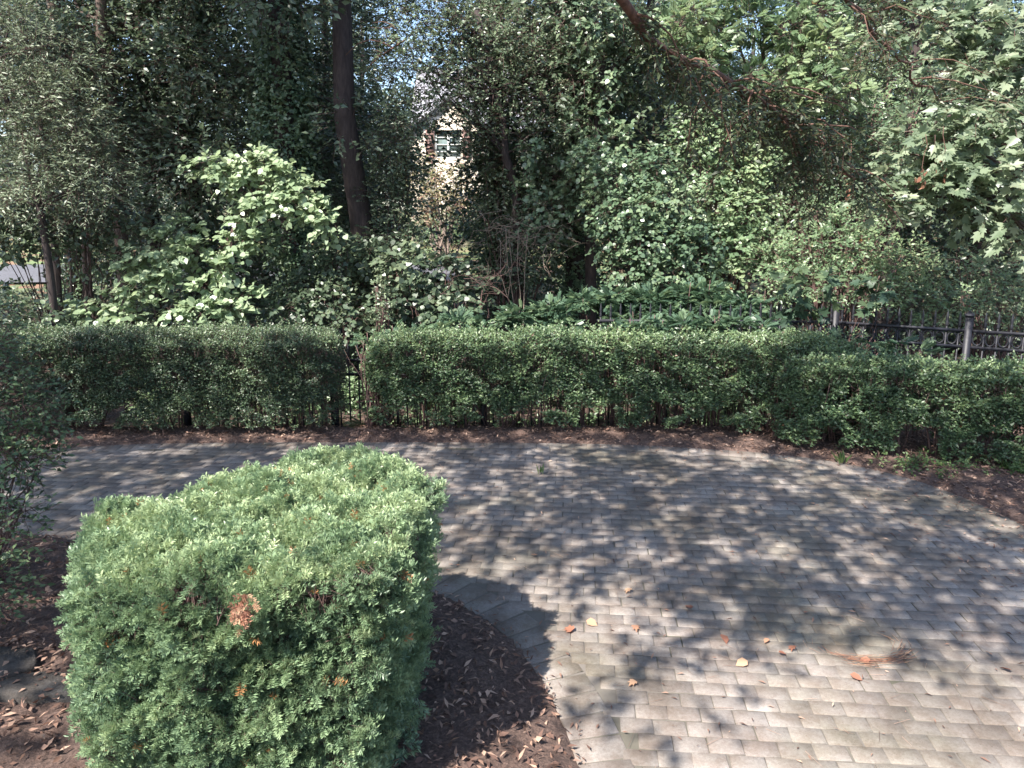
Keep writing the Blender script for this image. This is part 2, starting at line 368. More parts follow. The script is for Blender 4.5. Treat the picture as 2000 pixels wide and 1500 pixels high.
# ------------------------------------------------------------------ litter, straw and fallen leaves
def ground_pts(n, x0, x1, y0, y1, inside_drive):
    P = np.stack([rng.uniform(x0, x1, n), rng.uniform(y0, y1, n)], 1); k = inside(P, DR); return P[k if inside_drive else ~k]
m = M()
P = ground_pts(52000, -5.5, 6.2, 1.2, 8.1, False)
dd = np.minimum(dist(P, FE), dist(P, IE))
z = .02 + .045 * np.clip(dd / .5, 0, 1) + rng.random(len(P)) * .018 - .35 * np.clip((P[:, 1] - 7.95) / .35, 0, 1) ** 2
P3 = np.column_stack([P, z]); D = rdir(len(P)); D[:, 2] *= .35; Nn = np.array([0, 0, 1.]) + rng.normal(size=D.shape) * .45
k = rng.random(len(P)) < .35
put(m, OVAL, P3[k], D[k], Nn[k], rng.uniform(.02, .055, k.sum())); put(m, NARR, P3[~k], D[~k], Nn[~k], rng.uniform(.02, .07, (~k).sum()))
# spill of debris over the edges of the paving and into the right hand corner
P = ground_pts(30000, -5, 4.3, 2.2, 7.6, True); e = np.minimum(dist(P, FE), dist(P, IE) * 1.6)
corner = np.clip(1 - np.hypot(P[:, 0] - 4.0, (P[:, 1] - 5.3) * .8) / 1.3, 0, 1) * .9
P = P[rng.random(len(P)) < .75 * np.exp(-e / np.where(P[:, 0] > 2.2, .2, .10)) + corner * (hsh(P[:, 0] * 5, P[:, 1] * 6) > -.1) + .05]
P3 = np.column_stack([P, np.full(len(P), .012)]); D = rdir(len(P)); D[:, 2] *= .15; Nn = np.array([0, 0, 1.]) + rng.normal(size=D.shape) * .25
put(m, NARR, P3, D, Nn, rng.uniform(.015, .05, len(P)))
A = np.column_stack([rng.uniform(-4, 4.2, 900), rng.uniform(1.5, 7.6, 900), rng.uniform(.006, .014, 900)]); dA = rdir(900) * [1, 1, 0]; m.strands(A, A + unit(dA) * rng.uniform(.04, .11, 900)[:, None], .0011)
P = np.column_stack([rng.uniform(-3.05, -2.1, 130), rng.uniform(3.1, 3.62, 130), np.full(130, .116)]); put(m, OVAL, P, rdir(130) * [1, 1, .2], np.array([0, 0, 1.]) + rng.normal(0, .3, (130, 3)), rng.uniform(.02, .05, 130))
tag(m.build('leaf_litter', G['litter']), 'brown leaf and bark litter covering the mulch beds and spilling on the paving', 'leaf litter', kind='stuff')
m = M()
a_ = rng.normal(0, .7, 130) - 1.45; rr = .20 + rng.normal(0, .03, 130)
cx, cy = 1.98, 3.74
A = np.stack([cx + rr * np.cos(a_) * 1.25, cy + rr * np.sin(a_) * .8, np.full(130, .012) + rng.random(130) * .012], 1)
Dn = np.stack([-np.sin(a_) * 1.25, np.cos(a_) * .62, np.zeros(130)], 1) + rng.normal(0, .13, (130, 3)) * np.array([1, 1, .1])
m.strands(A, A + unit(Dn) * rng.uniform(.05, .12, 130)[:, None], .0013)
tag(m.build('pine_straw', G['dead']), 'curved swirl of orange pine needles lying on the sunlit paving', 'pine straw', kind='stuff')
for kx, (fx, fy) in enumerate([(1240,1330),(1520,1275),(1500,1248),(1548,1262),(1870,1092),(1768,1278),(1118,1232),(1145,1213),(1572,1198),(1230,1150),(1935,1280),(1700,1290),(1040,1085),(1660,1318),(1410,1240),(1975,1310),(1350,1190),(1590,985),(1240,1222),(1460,1292)]):
    b_ = -(fy - 675) / 1400; d_ = np.array([(fx - 1000) / 1400, math.cos(TH) + b_ * math.sin(TH), -math.sin(TH) + b_ * math.cos(TH)]); q = d_ * (-2.385 / d_[2]); q[2] = .014
    m = M(); az = rng.uniform(0, 6.28); s_ = rng.uniform(.03, .07)
    put(m, MAPLE if kx % 3 == 0 else WIDE, q[None] + [[0, 0, .006]], np.array([[math.cos(az), math.sin(az), .12]]), np.array([[rng.normal() * .35, rng.normal() * .35, 1.]]), s_, np.array([rng.uniform(.35, .95)]))
    o = m.build('fallen_leaf', G['dead']); me = o.data
    o.location = tuple(q); me.vertices.foreach_set('co', (np.concatenate(m.v) - q).astype(np.float32).ravel()); me.update()
    tag(o, ('lobed orange brown dead leaf' if kx % 3 == 0 else 'small oval curled brown dead leaf') + ' lying on the grey pavers', 'fallen leaf', 'fallen leaves scattered over the paving')
STONE, t, p = base('blue grey stone'); v = coord(t); n1 = noise(t, v, 38, 9, .75); n2 = noise(t, v, 7, 5)
r = ramp(t, n1, [(.3, (.05,.05,.052)), (.55, (.12,.122,.125)), (.8, (.24,.235,.225))]); t.links.new(mix(t, n2, r.outputs[0], (.09,.07,.055)), p.inputs['Base Color']); p.inputs['Roughness'].default_value = .95; p.inputs['Specular IOR Level'].default_value = .2; bump(t, p, n1, 1., .03)
for i_, (x, y, sx, sy, lb) in enumerate([(-2.76, 3.46, .24, .12, 'flat grey stone in the mulch at the lower left edge, the larger one'), (-2.35, 3.26, .24, .09, 'smaller flat grey stone half under the near clipped bush')]):
    m = M(); n = 14; a_ = np.linspace(0, 2*np.pi, n, endpoint=False); rr = 1 + rng.normal(0, .07, n)
    sq = 1 / np.maximum(abs(np.cos(a_)), abs(np.sin(a_))) ** .6
    ring = lambda s_, z: np.stack([x + sx * sq * rr * np.cos(a_) * s_, y + sy * sq * rr * np.sin(a_) * s_, np.full(n, z) + rng.normal(0, .003, n)], 1)
    V = np.concatenate([ring(1, -.02), ring(1, .085), ring(.93, .105), [[x, y, .108]]])
    F = [(l*n+k, l*n+(k+1)%n, (l+1)*n+(k+1)%n, (l+1)*n+k) for l in range(2) for k in range(n)] + [(2*n+k, 2*n+(k+1)%n, 3*n) for k in range(n)]
    m.add(V, F); o = m.build('edging_stone', STONE); tag(o, lb, 'stone', 'flat stones at the near bed edge')

# ------------------------------------------------------------------ hedges
def sample_path(path, n):
    P = np.asarray(path, float); d = np.concatenate([[0], np.cumsum(np.linalg.norm(np.diff(P, axis=0), axis=1))]); s = rng.random(n) * d[-1]
    Q = np.stack([np.interp(s, d, P[:, 0]), np.interp(s, d, P[:, 1])], 1); i_ = np.clip(np.searchsorted(d, s) - 1, 0, len(P) - 2)
    T = unit(P[i_ + 1] - P[i_]); return Q, np.stack([T[:, 1], -T[:, 0]], 1), T, s, d[-1]
def hedge(name, label, path, wd, ht, n, mat, tpl, size, holes=.3, low=.25, L=.09, k=5, woodr=.006, thin=None, group=None, endr=.25, low_clear=.0):
    c0 = np.mean(np.asarray(path), axis=0); root = thing(name, (c0[0], c0[1], 0), label, 'hedge', group)
    lf = M(); wd_ = M()
    Q, Nn, T, s, Lt = sample_path(path, n)
    th = rng.uniform(-.25, np.pi + .25, n); q = 3.6                        # rounded box section
    cx = np.sign(np.cos(th)) * abs(np.cos(th)) ** (2/q); sz = np.sign(np.sin(th)) * abs(np.sin(th)) ** (2/q)
    flat = rng.random(n) < .55; u_ = rng.random(n)                         # even cover of the front and back faces
    cx = np.where(flat, np.sign(rng.random(n) - .35), cx); sz = np.where(flat, u_ * 1.75 - .9, sz)
    endd = np.minimum(s, Lt - s); er = np.sqrt(np.clip(1 - (1 - np.clip(endd / endr, 0, 1)) ** 2, .03, 1))
    lump = .035 * hsh(s * 4.0, sz * 5) + .02 * hsh(s * 11, cx * 3)
    dep = 1 - np.abs(rng.normal(0, .09, n))
    off = cx * (wd / 2) * er * dep + lump * np.sign(cx)
    z = ht * (.53 + .47 * sz * dep * np.where(sz > 0, er ** .5, 1)) + lump * .7
    keep = (hsh(s * 5.3 + 3, z * 7) + .6 * hsh(s * 13, z * 15)) > (-1 + holes + low * np.clip(1 - z / (.45 * ht), 0, 1) * 2.2)
    keep |= sz > .8
    if low_clear > 0: keep &= (z > low_clear * (1 + .5 * hsh(s * 6, s)))
    if thin is not None: keep &= ~thin(Q[:, 0], z)
    P = np.stack([Q[:, 0] + Nn[:, 0] * off, Q[:, 1] + Nn[:, 1] * off, z], 1)[keep]
    out = np.stack([Nn[:, 0] * np.sign(cx) * (1 - np.clip(sz, 0, 1) ** 3), Nn[:, 1] * np.sign(cx) * (1 - np.clip(sz, 0, 1) ** 3), np.clip(sz, -.2, 1) ** 3], 1)[keep]
    D = unit(out * .8 + rdir(len(P)) * .7 + np.array([0, 0, .35]))
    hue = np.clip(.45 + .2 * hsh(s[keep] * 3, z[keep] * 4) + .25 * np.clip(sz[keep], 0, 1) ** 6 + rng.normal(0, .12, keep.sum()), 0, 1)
    twigs(lf, P - D * L * .7, D, L, k, tpl, size, wd_, up=.45, wr=.0018, jit=.55, droop=.1, hue=hue)
    ns_ = n // 130; Q4, N4, _, _, _ = sample_path(path, ns_)
    P = np.stack([Q4[:, 0] + N4[:, 0] * rng.uniform(-.45, .45, ns_) * wd, Q4[:, 1] + N4[:, 1] * rng.uniform(-.45, .45, ns_) * wd, np.full(ns_, ht - .06)], 1)
    twigs(lf, P, rdir(ns_) * .5 + [0, -.1, 1.], rng.uniform(.08, .2, ns_), 6, tpl, size, wd_, up=.45, wr=.0018, jit=.4, droop=.15, hue=rng.uniform(.5, .95, ns_))
    # sparse inner leaves and the stems
    Q2, N2, T2, s2, _ = sample_path(path, n // 7)
    P = np.stack([Q2[:, 0] + N2[:, 0] * rng.uniform(-.3, .3, len(Q2)) * wd, Q2[:, 1] + N2[:, 1] * rng.uniform(-.3, .3, len(Q2)) * wd, rng.uniform(.3, .92, len(Q2)) * ht], 1)
    twigs(lf, P, rdir(len(P)), L, 3, tpl, size, None, up=.4, jit=.6)
    lf.build('foliage', mat, root)
    ns = int(Lt / .16)
    Q3, N3, _, _, _ = sample_path(path, ns)
    for q_, n_ in zip(Q3, N3):
        x, y = q_ + n_ * rng.uniform(-.25, .25) * wd
        for b_ in range(4):
            e = (x + rng.normal(0, .14), y + rng.normal(0, .12), ht * rng.uniform(.6, .93))
            wd_.tube(curve((x + rng.normal(0,.02), y, -.02), e, 5, 0, .02), np.linspace(1, .35, 5) * rng.uniform(.5, 1.2) * woodr * 1.5, 5)
    wd_.build('stems', B['mid'], root)
    return root
HG = 'clipped hedges along the back of the drive'
hedge('hedge', 'long dense boxy clipped hedge left of the narrow gap, small dull leaves', [(-8.4, 8.0), (-6, 8.08), (-1.95, 8.12)], .86, 1.19, 42000, G['hedge2'], OVAL, .031, holes=.22, low=.3, L=.08, group=HG)
hedge('hedge', 'long open hedge right of the narrow gap, bare stems showing through its lower half', [(-1.68, 8.1), (1.2, 8.12), (3.2, 7.86), (3.9, 7.68)], .70, 1.16, 27000, G['hedge'], OVAL, .038, holes=.42, low=.50, L=.09, group=HG, low_clear=.06, endr=.6)
hedge('hedge', 'looser glossy hedge at the right edge, in front of the exposed iron fence', [(2.85, 7.55), (3.9, 7.22), (4.7, 6.88), (6.6, 6.1)], .62, 1.02, 21000, G['hedge'], OVAL, .040, holes=.42, low=.12, L=.09, group=HG, endr=.4,
      thin=lambda x, z: (abs(x - 4.15) < .17) & (z < .42))
# near clipped yew
yc = np.array([(-1.52, 2.48), (-1.70, 2.66), (-1.84, 2.98), (-1.72, 3.36), (-1.38, 3.72), (-.95, 3.92), (-.58, 3.80), (-.42, 3.42), (-.38, 2.95), (-.46, 2.55), (-.95, 2.46)])
root = thing('yew_bush', (-1.1, 3.15, 0), 'large clipped yew bush in the near bed, bright sunlit needles, one orange dead sprig', 'bush')
lf = M(); wd_ = M(); n = 44000
ctr = np.array([-1.12, 3.15]); cl = np.vstack([yc, yc[:1]]); dcl = np.concatenate([[0], np.cumsum(np.linalg.norm(np.diff(cl, axis=0), axis=1))])
def yew_h(x, y): return 1.10 - .13 * np.clip((y - 3.0 - (x + 1.75) * 1.1) / .3, 0, 1) * np.clip((-.95 - x) / .3, 0, 1) + .04 * hsh(x * 5, y * 5.5) + .045 * hsh(x * 11 + 2, y * 12) + .05 * np.exp(-((x + 1.85) ** 2 + (y - 3.1) ** 2) / .02)
YEWTOP = 1; s = rng.random(n) * dcl[-1]; R2 = np.stack([np.interp(s, dcl, cl[:, 0]), np.interp(s, dcl, cl[:, 1])], 1)
top = rng.random(n) < .40
rad = np.where(top, np.sqrt(rng.random(n)) * .98, 1 + .035 * hsh(s * 6, s * 3) + .02 * hsh(s * 17, s * 9))
zz = rng.random(n) ** .8
XY = ctr + (R2 - ctr) * rad[:, None]; H = yew_h(XY[:, 0], XY[:, 1])
edge = np.clip((rad - .86) / .14, 0, 1)
z = np.where(top, H - .075 * edge ** 2, zz * (H - .06) + .02)
bulge = np.where(top, 0, .03 * hsh(s * 5 + 1, z * 7) + .05 * hsh(s * 12, z * 14) - .07 * np.clip(1 - (H - z) / .12, 0, 1) ** 2 - .05 * np.clip(1 - z / .4, 0, 1))
outw = unit(R2 - ctr); XY = XY + outw * bulge[:, None]
o3 = np.column_stack([outw * np.where(top, .25 * edge, 1)[:, None], np.where(top, 1, .35)])
dens = hsh(s * 7 + 2, z * 8) + .7 * hsh(s * 16, z * 17)
keep = top | (dens > -.95)
P = np.column_stack([XY, z])[keep]; D = unit(o3[keep] * .9 + rdir(keep.sum()) * .65)
inn = rng.random(len(P)) * .07; P = P - o3[keep] * inn[:, None]
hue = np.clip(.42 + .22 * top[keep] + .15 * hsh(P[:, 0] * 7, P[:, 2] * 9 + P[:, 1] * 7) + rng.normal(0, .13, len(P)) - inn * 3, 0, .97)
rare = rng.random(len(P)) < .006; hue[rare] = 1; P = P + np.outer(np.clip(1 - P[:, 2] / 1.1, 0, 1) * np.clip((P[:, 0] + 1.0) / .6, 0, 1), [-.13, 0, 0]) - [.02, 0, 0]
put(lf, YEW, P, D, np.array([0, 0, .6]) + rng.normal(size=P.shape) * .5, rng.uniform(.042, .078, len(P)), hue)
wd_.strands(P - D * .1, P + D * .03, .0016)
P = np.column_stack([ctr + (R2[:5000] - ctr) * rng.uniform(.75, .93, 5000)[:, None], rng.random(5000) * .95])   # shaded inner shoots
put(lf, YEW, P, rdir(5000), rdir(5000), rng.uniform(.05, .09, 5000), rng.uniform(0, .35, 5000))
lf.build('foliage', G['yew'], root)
for i_ in range(90):
    a_ = rng.random() * dcl[-1]; e = np.array([np.interp(a_, dcl, cl[:, 0]), np.interp(a_, dcl, cl[:, 1])]); e = ctr + (e - ctr) * rng.uniform(.5, .93)
    b_ = ctr + rng.normal(0, .18, 2); wd_.tube(curve((*b_, 0), (*e, rng.uniform(.5, 1.0)), 6, .05, .03), np.linspace(.014, .004, 6), 5)
wd_.build('branches', B['mid'], root)
q = at(478, 1192, 2.36); m = M(); P = q + rng.normal(size=(26, 3)) * np.array([.014, .01, .028])
D = unit(rdir(26) * .6 + np.array([-.1, -.5, -.3])); put(m, YEW, P, D, rdir(26), .05, rng.uniform(.4, .9, 26)); o = m.build('dead_sprig', G['dead'], root)
o['label'] = 'orange brown dead sprig on the front of the yew'

# ------------------------------------------------------------------ iron fence
IRON = plain('black painted iron', (.010,.010,.015), .55, .0, .3, 40)
fpath = np.array([(-4.1, 8.72), (1.0, 8.62), (3.86, 8.48), (5.02, 7.8), (7.2, 6.6)])
fr = thing('iron_fence', (0, 8.7, -.4), 'black wrought iron fence with spear tips and a row of rings, running behind the hedges', 'fence')
def fpt(s_):
    d = np.concatenate([[0], np.cumsum(np.linalg.norm(np.diff(fpath, axis=0), axis=1))]); i_ = min(max(np.searchsorted(d, s_) - 1, 0), len(fpath) - 2)
    T = unit(fpath[i_+1] - fpath[i_]); return np.array([np.interp(s_, d, fpath[:, 0]), np.interp(s_, d, fpath[:, 1])]), math.atan2(T[1], T[0]), d[-1], d
_, _, FL, FD = fpt(0)
ZR1, ZR2 = 1.20, 1.02; STEP = .50
def rot(V, a_, p): V = np.asarray(V, float); c, s = math.cos(a_), math.sin(a_); return np.stack([p[0] + c*V[:,0] - s*V[:,1], p[1] + s*V[:,0] + c*V[:,1], V[:,2]], 1)
for i_ in range(4):
    a0, a1 = fpath[i_], fpath[i_+1]; T = a1 - a0; ln = np.linalg.norm(T); a_ = math.atan2(T[1], T[0])
    for zc in np.array((ZR1, ZR2, -.22)) - (STEP if i_ == 0 else 0):
        m = M(); m.box((0.03, -.02, zc - .016), (ln - .03, .02, zc + .016)); m.v[0] = rot(m.v[0], a_, a0); m.build('rail', IRON, fr)
for s_ in (0.02, 1.9, 3.75, FD[2], FD[3], FD[3] + 1.8):
    (p_, a_, _, _) = fpt(s_); m = M(); m.box((-.035, -.035, -.45), (.035, .035, 1.36 + (.08 if s_ == FD[2] else 0))); m.box((-.045, -.045, 1.36), (.045, .045, 1.385))
    k_ = m.add([(-.035,-.035,1.385),(.035,-.035,1.385),(.035,.035,1.385),(-.035,.035,1.385),(0,0,1.43)], [(0,1,4),(1,2,4),(2,3,4),(3,0,4)])
    for q_ in range(len(m.v)): m.v[q_] = rot(m.v[q_], a_, p_) - [0, 0, STEP if s_ < FD[1] - .1 else 0]
    m.build('post', IRON, fr)
def lathe(prof, seg=8):
    V = []; F = []
    for r_, z in prof: V += [(r_ * math.cos(2*math.pi*k/seg), r_ * math.sin(2*math.pi*k/seg), z) for k in range(seg)]
    for i2 in range(len(prof) - 1):
        for k in range(seg): F.append((i2*seg+k, i2*seg+(k+1)%seg, (i2+1)*seg+(k+1)%seg, (i2+1)*seg+k))
    return V, F
sp = .119; ss = np.arange(.06, FL, sp); ss = ss[:98]
pk = None; rg = None
for s_ in ss:
    p_, a_, _, _ = fpt(s_)
    if pk is None:
        m = M(); m.box((-.0085, -.0085, -.38), (.0085, .0085, 1.25), .5); V, F = lathe([(.009,1.24),(.02,1.255),(.012,1.27),(.018,1.285),(.009,1.30),(.017,1.32),(.012,1.36),(.003,1.41),(0.0005,1.415)]); m.add(V, F, .5)
        pk = m.build('picket', IRON); me = pk.data; o = pk
    else: o = pk.copy(); COL.objects.link(o)
    o.parent = fr; o.location = (p_[0] - 0, p_[1] - 8.7, .4 - (STEP if p_[0] < 1.0 else 0)); o.rotation_euler = (0, 0, a_)
    if p_[0] > 1.9:
        q_, a2, _, _ = fpt(s_ + sp / 2)
        if rg is None:
            m = M(); th = np.linspace(0, 2*np.pi, 17); m.tube(np.stack([.046*np.cos(th), 0*th, 1.11 + .066*np.sin(th)], 1), .0095, 6, False, .5); m.v[0][-6:] = m.v[0][:6]
            rg = m.build('ring', IRON); o2 = rg
        else: o2 = rg.copy(); COL.objects.link(o2)
        o2.parent = fr; o2.location = (q_[0], q_[1] - 8.7, .4); o2.rotation_euler = (0, 0, a2)
# ------------------------------------------------------------------ trees, shrubs and vines
def limbs(m, root, targets, r0, frac=.5, z0=.3):
    "branches from a trunk polyline to some of the clumps"
    root = np.asarray(root, float)
    for c in targets:
        i_ = int(np.clip(np.argmin(abs(root[:, 2] - (c[2] - .35 * abs(c[:2] - root[0, :2]).sum()))), 1, len(root) - 1)); a_ = root[i_]
        ln = np.linalg.norm(c - a_); m.tube(curve(a_, c, 6, .06 * ln, .03 * ln), np.linspace(1, .25, 6) * min(r0 * .45, .012 + .012 * ln), 5)
def network(m, C, top):
    C = np.asarray(C); d0 = np.linalg.norm(C - top, axis=1)
    for i_ in range(len(C)):
        d = np.linalg.norm(C - C[i_], axis=1); d[(d0 >= d0[i_] - .05)] = 99; j_ = int(np.argmin(d)); e = C[j_] if d[j_] < 90 else np.asarray(top)
        ln = np.linalg.norm(e - C[i_]); m.tube(curve(e, C[i_], 6, .05 * ln, .05 * ln), np.linspace(1, .45, 6) * min(.022, .008 + .004 * ln + .02 / (1 + d0[i_])), 4)
def tree(name, label, cat, trunk, r, clumps, cr, n, k, tpl, size, mat, bk, L=.18, group=None, shell=.35, limbf=.5, twig=.004, ivy=None, part='crown', cn=None, **kw):
    trunk = np.asarray(trunk, float); root = thing(name, trunk[0], label, cat, group)
    w_ = M(); T = trunk
    if len(T) < 8 and len(T) > 1:
        d = np.linspace(0, 1, len(T)); e = np.linspace(0, 1, 9); T = np.stack([np.interp(e, d, T[:, i_]) for i_ in range(3)], 1); T[1:-1, :2] += rng.normal(0, r * .35, (7, 2))
    w_.tube(T, np.linspace(1.15, .45, len(T)) * r, 9)
    if limbf < 0: network(w_, clumps, T[-1])
    else: limbs(w_, T, [c for c in clumps if rng.random() < limbf], r)
    w_.build('trunk', bk, root, smooth=True)
    if len(clumps):
        lf = M(); tw = M()
        for ci, c in enumerate(clumps):
            q = rng.uniform(.7, 1.25) if cn is None else 1.; blob(lf, c, np.broadcast_to(cr, (3,)) * q * np.array([1.1, 1.1, .75]), int(n * q * q * (1 if cn is None else cn[ci])), k, tpl, size, L, tw, shell, wr=twig, **kw)
        lf.build(part, mat, root); tw.build('twigs', B['mid'], root)
    if ivy:
        iv = M(); z0, z1, nn, rr = ivy; f = rng.random(nn); Z = z0 + f * (z1 - z0)
        X = np.interp(Z, T[:, 2], T[:, 0]); Y = np.interp(Z, T[:, 2], T[:, 1]); a_ = rng.uniform(0, 6.28, nn)
        R_ = rr * (.75 + .35 * hsh(Z * 2.3 + T[0, 0], a_ * 1.0)) * rng.uniform(.6, 1.1, nn)
        O = np.stack([np.cos(a_), np.sin(a_), np.zeros(nn)], 1); P = np.stack([X, Y, Z], 1) + O * R_[:, None]
        twigs(iv, P, O * .6 + rdir(nn) * .6 - [0, 0, .3], .12, 4, WIDE, .062, None, up=.35, jit=.45, hue=np.clip(.5 + .25 * hsh(Z * 3, a_ * 2) + rng.normal(0, .1, nn), 0, 1))
        iv.build('ivy', G['ivy'], root)
    return root
def gbase(px, Y): x = at(px, 600, Y)[0]; return np.array([x, Y, float(gz(x, Y)) - .08])
def pts(lst): return [at(*q) for q in lst]
def shrub(name, label, cat, blobs, n, k, tpl, size, mat, stems=5, bk=None, L=.16, group=None, up=.8, base_px=None, sr=.012, shell=.3, **kw):
    "blobs: (px, py, distance, radius)"
    C = [at(a, b, c) for a, b, c, _ in blobs]; cm = np.mean(C, axis=0)
    if base_px: bs = gbase(*base_px)
    else: bs = np.array([cm[0], cm[1] + .1, float(gz(cm[0], cm[1])) - .06])
    root = thing(name, bs, label, cat, group); lf = M(); w_ = M()
    for c, (_, _, _, r) in zip(C, blobs):
        rr = np.array([1.15, 1, .8]) * r; blob(lf, c, rr, int(n * (r / .4) ** 2), k, tpl, size, L, w_, shell, up=up, **kw)
        for j_ in range(stems if len(blobs) < 8 else 2):
            e = c + rng.normal(0, .3, 3) * r; w_.tube(curve(bs + rng.normal(0, .07, 3) * [1, 1, 0], e, 7, rng.uniform(.0, .12) * np.linalg.norm(e - bs), .03 + .02 * r), np.linspace(1, .3, 7) * sr, 5)
    w_.build('stems', bk or B['mid'], root); lf.build('foliage', mat, root); return root

LITP = [at(*q) for q in [(440,350,10.3),(560,350,10.3),(620,420,10.3),(480,420,10.2),(330,480,10),(260,530,10),(450,560,10),(380,600,9.9),
  (1400,220,10.7),(1440,330,10.6),(1380,340,10.6),(1420,430,10.4),(1480,480,10.3),(1370,140,10.8),(1530,490,9.8),(1600,480,9.8),(1680,480,9.8),(1760,520,9.7),(1640,560,9.5),(1740,570,9.5),
  (1400,80,10.5),(1500,80,10.4),(1580,120,10.3),(1620,60,10.3),(1800,280,8.4),(1900,250,8.2),(1980,260,8),(1870,340,8.2),(1960,380,8.1),(1760,380,8.5),(1900,60,8.6),(1980,100,8.4),(1850,20,9),
  (840,150,11.4),(800,230,11.3),(880,80,11.5),(960,120,11.7),(1000,60,11.7),(1060,160,11.9),(1220,380,10.3),(1290,400,10.2),(1230,330,10.5),(1180,200,11.4),(1300,470,10),(745,600,9.8),(1100,620,9.2),(950,640,9),(1250,600,9.2),
  (1560,380,10.6),(1640,300,10.9),(1700,400,10.6),(60,250,9.2),(150,330,9.4),(100,60,9.5),(190,240,9.5),(30,120,9.3),(100,180,9.3),(240,330,10),(700,600,10.3),(820,560,10.2),(30,500,9.7),(350,150,13),(400,120,13)]]
LITR = [1.45] * 8 + [.8] * (len(LITP) - 8)
def lit_filter(C, keep=.12):
    C = np.asarray(C); ok = np.ones(len(C), bool)
    for p_, r_ in zip(LITP, LITR):
        d = C - p_; t_ = d @ SUNN; dist_ = np.linalg.norm(d - t_[:, None] * SUNN, axis=1)
        ok &= ~((t_ > 1.2) & (dist_ < r_))
    return C[ok | (rng.random(len(C)) < keep)]
# far woodland that closes the view, one mass
lf = M(); w_ = M(); C = []
for _ in range(420):
    x = rng.uniform(-42, 42); y = rng.uniform(43, 56); z = rng.uniform(1, 15)
    if (-.20 < x / y < -.05 and z > 9.5) or (-.28 < x / y < -.24 and z > 12): continue
    C.append((x, y, z + 2))
for c in C: blob(lf, c, (2.0, 1.5, 1.5), 130, 4, OVAL, .34, .5, None, .2, up=.5)
for _ in range(60):
    x = rng.uniform(-40, 40); y = rng.uniform(46, 54)
    if -.2 < x / y < -.05: continue
    w_.tube(curve((x, y, 1), (x + rng.normal(0, .8), y, 15), 6, 0, .1), np.linspace(.3, .1, 6), 6)
o = lf.build('far_woodland', G['forest']); tag(o, 'mass of far trees closing the view behind the house and road', 'woodland', kind='stuff')
w_.build('trunks', B['dark'], o)
# middle distance thicket: one mass of underwood between the trunks
lf = M(); w_ = M()
def corridor(x, y, z):      # the open sight line towards the house lawn
    a_ = x / y; return (-.135 < a_) & (a_ < -.055)
for _ in range(760):
    y = rng.uniform(13.5, 22); x = rng.uniform(-.8, .85) * y; z = rng.uniform(-.1, 1) * (3.0 if x < -9 else 4.6)
    if corridor(x, y, z) or (x / y < -.60 and -.12 < (z - 2.4) / y < .0): continue
    blob(lf, (x, y, z), (.9, .8, .7), 60, 4, OVAL, .13, .25, w_, .2, up=.6, wr=.004)
o = lf.build('underwood', G['forest']); tag(o, 'dark tangled underwood between the tree trunks', 'underwood', kind='stuff'); w_.build('twigs', B['mid'], o)

# forest trees: trunk px, distance, radius, height, crown spread
FT = 'tall trees of the wood behind the fence'
specs = [
 (-60, 15, .16, 13, 2.6, 'forest', 'tall dark forest tree cut off by the left picture edge', 'dark', None),
 (150, 13.5, .14, 12, 2.2, 'forest', 'slim ivy clad forest tree behind the feathery conifer at left', 'brown', (0, 6, 2200, .36)),
 (242, 13, .115, 12, 2.2, 'forest', 'straight brown trunk rising bare beside the feathery conifer', 'brown', None),
 (312, 15, .13, 13, 2.3, 'forest', 'darker straight trunk just right of the bare brown one', 'dark', None),
 (400, 14.5, .15, 13, 2.6, 'forest', 'ivy hung forest tree straight above the pale round leaved bush', 'dark', (0, 7, 2800, .42)),
 (590, 12.0, .17, 13, 2.0, 'forest', 'forest tree wrapped in dark ivy, left neighbour of the thickest trunk', 'dark', (-.4, 7, 4200, .48)),
 (708, 12, .19, 12, 1.6, 'forest', 'thickest dark trunk in the middle of the wood, ivy on its foot', 'dark', (-.4, 2.2, 1000, .27)),
 (655, 19, .12, 13, 1.6, 'forest', 'distant forest tree peeping left of the thickest trunk', 'dark', None),
 (975, 14, .16, 13, 2.2, 'forest', 'ivy clad forest tree standing right of the view to the house', 'dark', (0, 7, 2800, .5)),
 (1115, 12.6, .17, 13, 2.2, 'forest', 'ivy clad leaning forest tree above the dead twigs', 'dark', (-.3, 7, 2400, .36)),
 (1250, 16, .15, 13, 2.4, 'forest', 'forest tree in the dark hollow right of centre', 'dark', None),
 (1560, 16, .16, 13, 2.6, 'forest', 'forest tree behind the bright right hand thicket', 'dark', None),
 (1720, 14, .15, 12, 2.3, 'forest', 'forest tree in the dark hollow behind the maple boughs', 'dark', None),
 (1900, 15, .17, 12, 2.6, 'forest', 'forest tree behind the maple near the right edge', 'dark', None),
 (2120, 14, .17, 12, 2.6, 'forest', 'forest tree at the right picture edge', 'dark', None),
]
